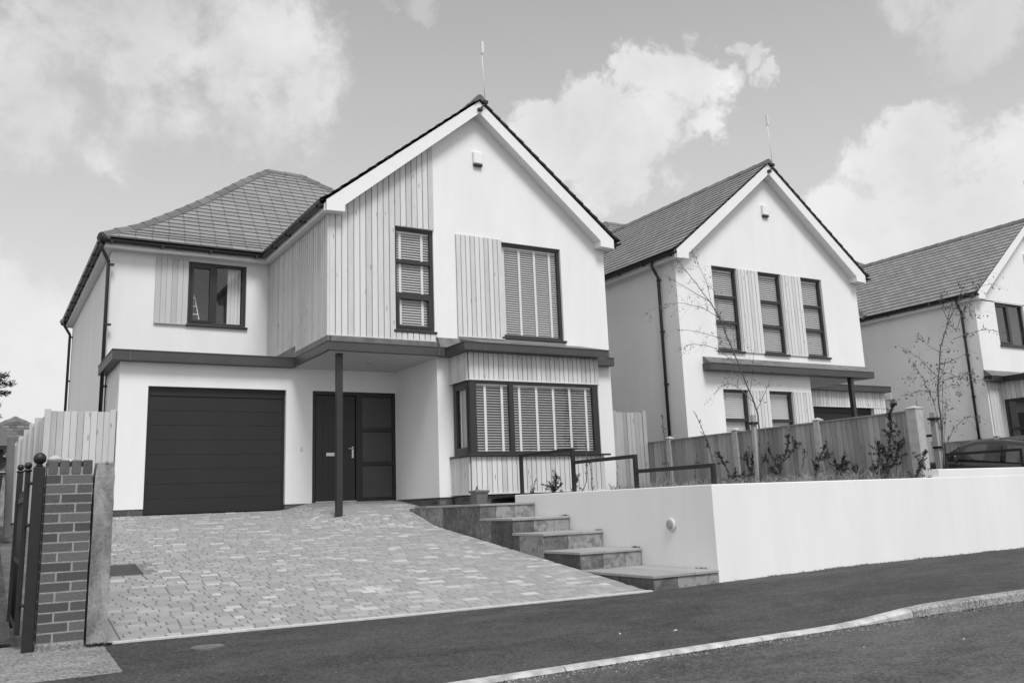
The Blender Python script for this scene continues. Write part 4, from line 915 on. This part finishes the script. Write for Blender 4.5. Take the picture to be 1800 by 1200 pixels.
TREE2=[[12.586,8.5,0.248],[[[-0.0,-0.0,-0.0],[0.035,-0.021,0.553],[0.051,-0.031,1.073],[0.092,-0.055,1.423],[0.174,-0.104,1.864],[0.327,-0.196,2.262],[0.486,-0.291,2.573],[0.575,-0.345,2.798]],[[0.088,-0.053,1.388],[-0.001,0.0,1.533],[-0.044,0.027,1.678],[-0.122,0.073,1.788],[-0.3,0.18,1.958]],[[0.064,-0.038,1.178],[0.238,-0.143,1.258],[0.376,-0.226,1.286],[0.479,-0.287,1.141]],[[0.087,-0.052,1.317],[0.285,-0.171,1.396],[0.561,-0.336,1.446],[0.712,-0.427,1.572]],[[0.158,-0.095,1.597],[0.348,-0.209,1.677],[0.494,-0.296,1.76]],[[0.354,-0.212,1.981],[0.481,-0.289,2.029],[0.699,-0.419,2.073],[0.849,-0.509,1.994]],[[0.397,-0.238,2.087],[0.493,-0.295,2.372],[0.575,-0.345,2.551],[0.731,-0.438,2.948]],[[0.291,-0.175,2.218],[0.318,-0.191,2.444],[0.316,-0.189,2.554]],[[0.04,-0.024,0.467],[0.007,-0.004,1.075],[-0.028,0.017,1.429],[-0.072,0.043,1.697]],[[0.043,-0.026,0.553],[0.047,-0.028,1.161],[0.038,-0.023,1.603]],[[0.045,-0.027,0.381],[0.194,-0.117,0.892],[0.315,-0.189,1.149]],[[0.543,-0.325,2.662],[0.67,-0.402,2.766],[0.849,-0.509,2.785]],[[0.493,-0.295,2.436],[0.673,-0.403,2.473],[0.876,-0.525,2.391]],[[0.31,-0.186,2.308],[0.227,-0.136,2.585],[0.228,-0.137,2.723]],[[0.035,-0.021,0.296],[0.159,-0.095,0.591],[0.312,-0.187,0.757],[0.421,-0.253,0.734]],[[0.163,-0.098,1.775],[0.048,-0.029,1.959],[0.039,-0.023,2.14]],[[0.062,-0.037,1.16],[-0.083,0.05,1.211],[-0.281,0.169,1.176]],[[0.232,-0.139,1.461],[0.383,-0.23,1.339],[0.692,-0.415,1.29]]]]
def wob(pts,rr,a=.006,n=3):
    """smooth a polyline and give it small kinks"""
    pts=[Vector(p) for p in pts]; out=[]
    for i in range(len(pts)-1):
        p0=pts[max(i-1,0)];p1=pts[i];p2=pts[i+1];p3=pts[min(i+2,len(pts)-1)]
        for k in range(n):
            t=k/n; q=.5*((2*p1)+(p2-p0)*t+(2*p0-5*p1+4*p2-p3)*t*t+(3*p1-p0-3*p2+p3)*t**3)
            out.append(q+(Vector((rr.uniform(-a,a),rr.uniform(-a,a),rr.uniform(-a,a))) if (i or k) else Vector()))
    out.append(pts[-1]); return out
def leaf(mb,p,d,l,w,rr):
    d=Vector(d).normalized(); s_=d.cross(Vector((rr.uniform(-1,1),rr.uniform(-1,1),rr.uniform(-1,1)))).normalized(); n=d.cross(s_)
    a=Vector(p); mb.add([a,a+d*l*.5+s_*w*.5+n*w*.15,a+d*l,a+d*l*.5-s_*w*.5+n*w*.15],[(0,1,2,3)])
def rv(rr): 
    v=Vector((rr.gauss(0,1),rr.gauss(0,1),rr.gauss(0,1))); return v.normalized()
LAB={0:'thin whippy shoot with few leaves, nearest the back of the timber fence',1:'tall thin plant leaning left, leafy in the middle with a bare tip above the fence',2:'thin bare stem against the dark fence panel',
3:'small twisted shrub left of the second fence post',4:'spreading dark shrub just right of the second fence post',5:'dense dark shrub with several upright leafy stems, mid fence',6:'thin dark stem standing between two bushy shrubs',
7:'wiry shrub arching across the fence post third along',8:'low rounded dark shrub right of the arching one',9:'tallest dark cone shaped shrub rising above the fence top',10:'slanting grassy shrub at the foot of the big end post',
11:'small hooked twig in front of the bay window boarding, nearest the top of the steps',12:'small dark shrub with a pointed top before the bay boarding',13:'small low sprig beside the second handrail post',14:'tall curved thorny shoot crossing the bay window sill',15:'straight thin twiggy stem near the right end of the bay',16:'small V shaped shrub at the right corner of the first house'}
for i,(kd,base,stems) in enumerate(PLANTS):
    rr=random.Random(100+i); base=Vector((base[0],base[1],.08 if i<11 else .07)); dz=Vector((0,0,0))
    t=thing('shrub',LAB[i],'shrub',base,'young shrubs in the raised bed')
    sm=MB(); lf=MB(); dens={'twig':26,'leafy':150,'bushy':230}[kd]
    for st in stems:
        pts=wob([Vector(p)+base for p in st],rr,.008); pts[0]=Vector((pts[0].x,pts[0].y,.03)) if (Vector(st[0]).length<.02) else pts[0]
        n=len(pts); sm.tube(pts,[.008*(1-.75*k/n)+.0015 for k in range(n)],5)
        tl_=sum((pts[k+1]-pts[k]).length for k in range(n-1))
        def at(q): a=int(q); return pts[a].lerp(pts[a+1],q-a)
        def clump(p,num,sp,big=1):
            for c in range(num): leaf(lf,p+rv(rr)*sp*rr.random(),rv(rr)+Vector((0,0,.4)),rr.uniform(.014,.034)*big,rr.uniform(.008,.018)*big,rr)
        for k in range(int(tl_*{'twig':22,'leafy':170,'bushy':260}[kd])): clump(at(rr.random()**.7*(n-1.01)),2,.02)
        # side shoots, irregular, leafy towards their ends
        for k in range(int(tl_*{'twig':4,'leafy':20,'bushy':40}[kd])+1):
            q=rr.uniform(.08,.97)*(n-1.01); p=at(q); ln=rr.uniform(.05,.22)*{'twig':.5,'leafy':1,'bushy':1.05}[kd]*(1.15-.75*q/n)
            d=(rv(rr)+Vector((0,0,.35))).normalized(); m_=p+d*ln*.5+rv(rr)*.012; e=m_+(d+rv(rr)*.5+Vector((0,0,.2))).normalized()*ln*.5
            sm.tube([p,m_,e],[.003,.002,.001],3)
            for c in range(int(ln*rr.uniform(60,170))): u=rr.random()**.7; clump((p.lerp(m_,u*2) if u<.5 else m_.lerp(e,u*2-1)),rr.choice((1,2,3)),.02)
            if rr.random()<.4: clump(e,rr.randint(4,10),.03,1.15)
    sm.build('stem',M['bark'],t); lf.build('foliage',M['leaf'],t,recalc=False)
def sapling(data,label,seed,zb_,lsize,ld,twigs):
    rr=random.Random(seed); base,br=data; base=Vector(base); t=thing('sapling',label,'tree',(base.x,base.y,zb_))
    tr=MB(); bm_=MB(); lf=MB(); L0=None
    for k,st in enumerate(br):
        pts=wob([Vector(p)+base for p in st],rr,.006,4)
        # branches reach towards and away from the viewer too
        if k:
            s_=rr.choice((-1,1))*rr.uniform(.15,.45); n=len(pts); nv=Vector((.51,.86,0))
            pts=[p+nv*s_*(j/(n-1))**1.3 for j,p in enumerate(pts)]
        n=len(pts); r0=.014 if k==0 else .0048
        (tr if k==0 else bm_).tube(pts,[r0*(1-.85*j/n)+.0016 for j in range(n)],7 if k==0 else 4)
        ln=sum((pts[j+1]-pts[j]).length for j in range(n-1))
        for q in range(int(ln*twigs)):
            u=rr.uniform(.35 if k==0 else .15,1)*(n-1.01); a=int(u); p=pts[a].lerp(pts[a+1],u-a)
            d=((pts[a+1]-pts[a]).normalized()*.7+rv(rr)*.9+Vector((0,0,-.15))).normalized(); l=rr.uniform(.12,.38); m_=p+d*l*.5; e=p+d*l+Vector((0,0,-.10*l/.3))
            bm_.tube([p,m_,e],[.0018,.0015,.001],3)
            for c in range(rr.choice((0,2,3,4,6))):
                w=p.lerp(e,rr.uniform(.3,1)); leaf(lf,w,Vector((0,0,-1))+rv(rr)*.6,rr.uniform(.6,1.2)*lsize,rr.uniform(.4,.6)*lsize,rr)
        for q in range(int(ln*ld)):
            u=rr.uniform(.3,1)*(n-1.01); a=int(u); p=pts[a].lerp(pts[a+1],u-a)
            for c in range(rr.choice((1,1,2,4))): leaf(lf,p+rv(rr)*.04,Vector((0,0,-1))+rv(rr)*.8,rr.uniform(.6,1.3)*lsize,rr.uniform(.45,.7)*lsize,rr)
    T=tr.build('trunk',M['bark'],t); bm_.build('branches',M['twig'],t); lf.build('foliage',M['leaf_pale'],t,recalc=False)
    return base
b=sapling(TREE1,'thin leaning sapling with sparse hanging leaves before the middle house',11,.08,.032,7,10)
s_=thing('tree_stake','wooden stake with a black tie holding the leaning sapling','stake',(b.x+.02,b.y+.05,.05),'tree stakes')
m=MB(); m.cbox(b.x-.02,b.x+.055,b.y+.03,b.y+.10,-.1,1.30,.004); m.build('stake',M['stake'],s_)
m=MB(); m.box(b.x-.06,b.x+.06,b.y-.0,b.y+.105,1.14,1.18); m.build('tie',M['black'],s_)
b2=sapling(TREE2,'upright sapling with clusters of small dark leaves, in front of the third house',12,.2,.038,18,9)
s_=thing('tree_stake','wooden stake with black ties beside the right hand sapling','stake',(b2.x+.02,b2.y+.05,.15),'tree stakes')
m=MB(); m.cbox(b2.x-.02,b2.x+.07,b2.y+.03,b2.y+.12,-.1,1.12,.004); m.build('stake',M['stake'],s_)
m=MB(); m.box(b2.x-.07,b2.x+.075,b2.y+.0,b2.y+.125,1.00,1.035); m.build('tie',M['black'],s_)
m=MB(); m.box(b2.x-.03,b2.x+.075,b2.y+.0,b2.y+.125,.57,.6); m.build('tie',M['black'],s_)
# dry grass and straw in the beds, little weeds along the wall foot
gm=MB(); rr=random.Random(77)
def blade(x,y,z,h,lean,w=.004):
    d=Vector((rr.uniform(-1,1),rr.uniform(-1,1),0))*lean; p=Vector((x,y,z)); s_=Vector((rr.uniform(-1,1),rr.uniform(-1,1),0)).normalized()*w
    a=p+d*.4*h+Vector((0,0,h*.6)); e=p+d*h+Vector((0,0,h*.85)); gm.add([p-s_,p+s_,a+s_*.7,e,a-s_*.7],[(0,1,2,4),(4,2,3)])
for k in range(3600): 
    x=rr.uniform(10.4,11.64); blade(x,rr.uniform(8.3,14.1),.07,rr.uniform(.08,.30)*(1 if rr.random()<.95 else 1.9),1.2,.0032)
for k in range(260): blade(rr.uniform(7.7,9.5),rr.uniform(9,12.4),.07,rr.uniform(.05,.2),1.0)
kind(gm.build('bed_grass',M['grass'],recalc=False),'stuff')
gm=MB()
for k in range(420):
    x=rr.uniform(7.5,15.9); 
    if rr.random()<.5: x=rr.choice((8.3,9.4,9.9,11.2,12.6))+rr.gauss(0,.12)
    if x>7.47: blade(x,8.03-abs(rr.gauss(0,.012)),zpave(x,8.02),rr.uniform(.008,.028),1.0,.004)
for k in range(200): y=rr.choice((8.3,9.5,9.52,10.3,11.1,11.15))+rr.gauss(0,.05); z=[z for z,yf in LV if yf<=y][0] if any(yf<=y for z,yf in LV) else -.835; blade(7.44-abs(rr.gauss(0,.01)),y,z,rr.uniform(.008,.03),.8,.003)
for k in range(260): x=rr.uniform(.84,1.02); blade(x,8.02-abs(rr.gauss(0,.02)),zpave(x,8.0),rr.uniform(.01,.035),1,.004)
for k in range(300): x=rr.uniform(1.0,9); blade(x,5.27-abs(rr.gauss(0,.02)),zroad(x,5.27),rr.uniform(.004,.016),1,.006)
kind(gm.build('weeds',M['leaf'],recalc=False),'stuff')
# grit swept along the kerb
gm=MB()
for k in range(1600):
    x=rr.uniform(.5,13); y=5.27-abs(rr.gauss(0,.09)); z=zroad(x,y); s_=rr.uniform(.003,.010)
    gm.add([(x-s_,y-s_,z-.001),(x+s_,y-s_*.7,z-.001),(x+s_*.2,y+s_,z-.001),(x,y,z+s_*.9)],[(0,1,3),(1,2,3),(2,0,3)])
kind(gm.build('grit',M['gravel'],recalc=False),'stuff')
# scraps of litter on tarmac
for k,(x,y,f_,lb,sx,sy) in enumerate(((5.0,5.95,zpave,'small white paper scrap on the pavement, left of the kerb ramp',.022,.004),(5.6,4.6,zroad,'tiny white scrap on the road, nearest the dropped kerb',.006,.006),(6.4,4.35,zroad,'white twisted wrapper on the road at lower right',.015,.004),(4.55,6.1,zpave,'tiny pale scrap on the pavement by the steps',.010,.008))):
    m=MB(); z=f_(x,y)+.003; m.add([(x-sx,y-sy,z),(x+sx,y-sy*.6,z+.004),(x+sx*.9,y+sy,z+.008),(x-sx*.8,y+sy*.8,z+.002),(x,y,z+.014)],[(0,1,4),(1,2,4),(2,3,4),(3,0,4)])
    tag(m.build('paper_scrap',M['kerb'],origin=(x,y,z)),lb,'litter','litter scraps')
# conifer at the far left
t=thing('conifer','dark evergreen tree poking in at the left edge of the photo','tree',(-1.0,29,0))
m=MB(); m.tube([(-1.0,29,-.2),(-1.0,29,3),(-1.05,29,6.2)],[.16,.11,.02],8); m.build('trunk',M['bark'],t)
lf=MB(); bm_=MB(); rr=random.Random(21)
for k in range(64):
    z=1.5+4.6*k/64; ln=1.75*(1-(z-1.2)/6.0)+.15; a=k*2.4; d=Vector((math.cos(a),math.sin(a),-.12)); p=Vector((-1.0,29,z)); e=p+d*ln+Vector((0,0,.10))
    bm_.tube([p,p.lerp(e,.5)-Vector((0,0,.03)),e],[.022,.012,.004],4)
    for q in range(190):
        u=rr.uniform(.2,1.03); c=p.lerp(e,u)+rv(rr)*.26*(1.15-u); leaf(lf,c,d*.9+rv(rr)*.7+Vector((0,0,-.2)),rr.uniform(.12,.26),rr.uniform(.025,.055),rr)
# the spray that reaches into the picture
for tip in ((.70,29.0,3.86),(.62,29.1,3.62),(.55,28.9,4.08),(.42,29.0,3.25)):
    p=Vector((-1.0,29,tip[2]-.1)); e=Vector(tip); d=(e-p).normalized(); bm_.tube([p,p.lerp(e,.5)+Vector((0,0,.05)),e],[.022,.012,.004],4)
    for q in range(420): u=rr.uniform(.35,1.02); c=p.lerp(e,u)+rv(rr)*.2*(1.25-u); leaf(lf,c,d*.9+rv(rr)*.8,rr.uniform(.07,.15),rr.uniform(.02,.035),rr)
bm_.build('branches',M['bark'],t); lf.build('crown',M['conifer'],t,recalc=False)
# ================================================================== sky, sun, camera
CL=[["c1",[0.0187,0.8916,0.4525],0.0909],["c1",[0.0138,0.9171,0.3985],0.0667],["c1",[0.1054,0.8953,0.4327],0.0545],["c1",[0.1379,0.8734,0.467],0.0848],["c1",[0.2003,0.8544,0.4794],0.097],["c1",[0.2541,0.8372,0.4843],0.0606],["c1",[0.1152,0.9134,0.3903],0.0606],["c1",[0.163,0.905,0.393],0.0606],["c1",[0.0925,0.9299,0.3559],0.0364],["c1",[0.2145,0.8822,0.4191],0.0667],["c1",[0.2718,0.8536,0.4445],0.0364],["c2",[0.5049,0.7595,0.41],0.0291],["c2",[0.5372,0.7353,0.4131],0.0376],["c2",[0.5789,0.6864,0.4402],0.0315],["c2",[0.6158,0.6619,0.4275],0.0473],["c2",[0.6003,0.6995,0.3877],0.0558],["c2",[0.5663,0.7381,0.3667],0.0497],["c2",[0.6434,0.6621,0.3843],0.0291],["c2",[0.5912,0.7332,0.336],0.0279],["c2",[0.5296,0.7607,0.3753],0.04],["c3",[0.7749,0.5439,0.322],0.0424],["c3",[0.7998,0.5066,0.3219],0.0473],["c3",[0.8373,0.4797,0.2623],0.0667],["c3",[0.7604,0.5828,0.2866],0.0376],["c3",[0.8276,0.5063,0.2424],0.0848],["c3",[0.7968,0.546,0.2589],0.0727],["c3",[0.8458,0.4459,0.293],0.0273],["c3",[0.7638,0.5995,0.2393],0.0515],["c4",[0.7464,0.4795,0.4615],0.0364],["c4",[0.7807,0.4459,0.4378],0.0485],["c4",[0.7975,0.417,0.4359],0.0364],["c5",[0.0199,0.9807,0.1945],0.0606],["c5",[0.0175,0.9738,0.2269],0.0364],["c5",[0.0445,0.9913,0.1242],0.0788],["c5",[-0.007,0.9852,0.1712],0.0848],["c6",[0.3669,0.772,0.519],0.0242],["c7",[0.6524,0.6077,0.4529],0.0158],["c7",[0.6678,0.5957,0.4463],0.017],["c7",[0.6835,0.592,0.427],0.0145],["c7",[0.6547,0.6212,0.4307],0.0145]]
W=bpy.data.worlds.new('World'); S.world=W; W.use_nodes=True; nt=W.node_tree; bg=nt.nodes['Background']
SUN_EL,SUN_AZ=math.radians(55),math.radians(-7)     # azimuth from -Y towards +X
sky=nt.nodes.new('ShaderNodeTexSky'); sky.sky_type='NISHITA'; sky.sun_disc=False; sky.sun_elevation=SUN_EL; sky.sun_rotation=math.pi-SUN_AZ; sky.dust_density=2.0
bw=nt.nodes.new('ShaderNodeRGBToBW'); L(nt,sky.outputs[0],bw.inputs[0])
tc=nt.nodes.new('ShaderNodeTexCoord'); dirv=tc.outputs['Generated']
sx=nt.nodes.new('ShaderNodeSeparateXYZ'); L(nt,dirv,sx.inputs[0])
def warp(scale,amt,src):
    wn=N(nt,'ShaderNodeTexNoise',Scale=scale,Detail=7,Roughness=.62); L(nt,src,wn.inputs['Vector'])
    w1=nt.nodes.new('ShaderNodeVectorMath'); w1.operation='SUBTRACT'; L(nt,wn.outputs['Color'],w1.inputs[0]); w1.inputs[1].default_value=(.5,.5,.5)
    w2=nt.nodes.new('ShaderNodeVectorMath'); w2.operation='SCALE'; L(nt,w1.outputs[0],w2.inputs[0]); w2.inputs['Scale'].default_value=amt
    w3=nt.nodes.new('ShaderNodeVectorMath'); w3.operation='ADD'; L(nt,src,w3.inputs[0]); L(nt,w2.outputs[0],w3.inputs[1]); return w3.outputs[0]
dirw=warp(26,.045,warp(8,.10,dirv))
n1=noise(nt,dirv,6.0,10,.62,.25); n2=noise(nt,dirv,16.0,9,.64,.2)
def smax(a,b):
    n=nt.nodes.new('ShaderNodeMath'); n.operation='SMOOTH_MAX'; L(nt,a,n.inputs[0]); L(nt,b,n.inputs[1]); n.inputs[2].default_value=.25; return n.outputs[0]
def group(ids,soft,amp,thr,bright,shade):
    f=None
    for c,d,r in CL:
        if c not in ids: continue
        dn=nt.nodes.new('ShaderNodeVectorMath'); dn.operation='DISTANCE'; L(nt,dirw,dn.inputs[0]); dn.inputs[1].default_value=d
        v=mul(nt,mul(nt,dn.outputs['Value'],-1/(r*1.32)),1.0,'ADD')
        f=v if f is None else smax(f,v)
    nn=mul(nt,mul(nt,mul(nt,n1,.55),mul(nt,n2,.45),'ADD'),-.5,'ADD')
    pr=nt.nodes.new('ShaderNodeMapRange'); L(nt,f,pr.inputs[0]); pr.inputs[1].default_value=-.45; pr.inputs[2].default_value=.12
    f=mul(nt,mul(nt,f,-.3,'MAXIMUM'),mul(nt,mul(nt,nn,amp),pr.outputs[0]),'ADD')
    mr=nt.nodes.new('ShaderNodeMapRange'); mr.interpolation_type='SMOOTHSTEP'; L(nt,f,mr.inputs[0]); mr.inputs[1].default_value=thr; mr.inputs[2].default_value=thr+soft; mr.inputs[3].default_value=0; mr.inputs[4].default_value=1
    return mr.outputs[0],bright,shade
BASE=(1.0,8.0,7.4,5.6,3.95,.06,8.2)
# clear sky: from the sky texture, made grey; pale near the horizon
skyv=mul(nt,bw.outputs[0],BASE[0])
ev=ramp(nt,sx.outputs[2],[(0.0,BASE[1]),(.12,BASE[2]),(.32,BASE[3]),(.52,BASE[4]),(1.0,BASE[4])])
skyv=mul(nt,mul(nt,skyv,BASE[5]),mul(nt,ev,1-BASE[5]),'ADD')
cur=skyv
n3=noise(nt,dirv,9.0,8,.55,.25); 
# unseen bright cloud added behind and beside the viewer to lift side walls
fw=nt.nodes.new('ShaderNodeVectorMath'); fw.operation='DOT_PRODUCT'; L(nt,dirv,fw.inputs[0]); fw.inputs[1].default_value=(.503,.84,.205)
rest=ramp(nt,fw.outputs['Value'],[(.25,1),(.62,0)])
rest=mul(nt,rest,ramp(nt,noise(nt,dirv,2.6,6,.55,.3),[(.30,.35),(.55,1)]))
mx=nt.nodes.new('ShaderNodeMix'); mx.data_type='FLOAT'; L(nt,rest,mx.inputs[0]); L(nt,cur,mx.inputs[2]); mx.inputs[3].default_value=BASE[6]; cur=mx.outputs[0]
for g,amp_ in ((group(('c1',),.75,4.2,.12,6.6,3.0),.8),(group(('c6',),.5,3.0,.3,5.6,1.0),.5),(group(('c4',),.7,4.2,.15,6.2,2.0),.75),(group(('c3',),.42,3.6,.10,7.0,1.8),.97),(group(('c7',),.5,4.4,.15,6.4,2.0),.75),(group(('c2',),.42,4.4,.10,6.9,2.4),.95),(group(('c5',),.7,3.0,.05,7.2,1.0),.95)):
    fac,br,sh=g
    cv=mul(nt,mul(nt,mul(nt,n3,-.5,'ADD'),sh*2),br,'ADD')
    mx=nt.nodes.new('ShaderNodeMix'); mx.data_type='FLOAT'; L(nt,mul(nt,fac,amp_),mx.inputs[0]); L(nt,cur,mx.inputs[2]); L(nt,cv,mx.inputs[3]); cur=mx.outputs[0]
cc=nt.nodes.new('ShaderNodeCombineColor'); 
for k in range(3): L(nt,cur,cc.inputs[k])
L(nt,cc.outputs[0],bg.inputs[0]); bg.inputs[1].default_value=.1
sd=bpy.data.lights.new('sun','SUN'); sd.energy=2.45; sd.angle=math.radians(20); sd.color=(1,.995,.99)
so=bpy.data.objects.new('sun',sd); COL.objects.link(so)
ds=Vector((math.sin(SUN_AZ)*math.cos(SUN_EL),-math.cos(SUN_AZ)*math.cos(SUN_EL),math.sin(SUN_EL)))
so.rotation_euler=ds.to_track_quat('Z','Y').to_euler(); so.location=(5,-20,25)
cd=bpy.data.cameras.new('camera'); cam=bpy.data.objects.new('camera',cd); COL.objects.link(cam)
R=Matrix(((.861131,-.071471,-.503334),(-.506932,-.195451,-.839535),(-.038374,.978106,-.20454)))
cam.matrix_world=R.to_4x4(); cd.sensor_width=36; cd.lens=36*1576.22/1800; cd.shift_y=-(600-554.784)/1800; cd.clip_start=.05; cd.clip_end=2000
S.camera=cam
S.view_settings.view_transform='Standard'; S.view_settings.look='None'; S.view_settings.exposure=.2; S.view_settings.gamma=1
S.cycles.max_bounces=8; S.cycles.transparent_max_bounces=12
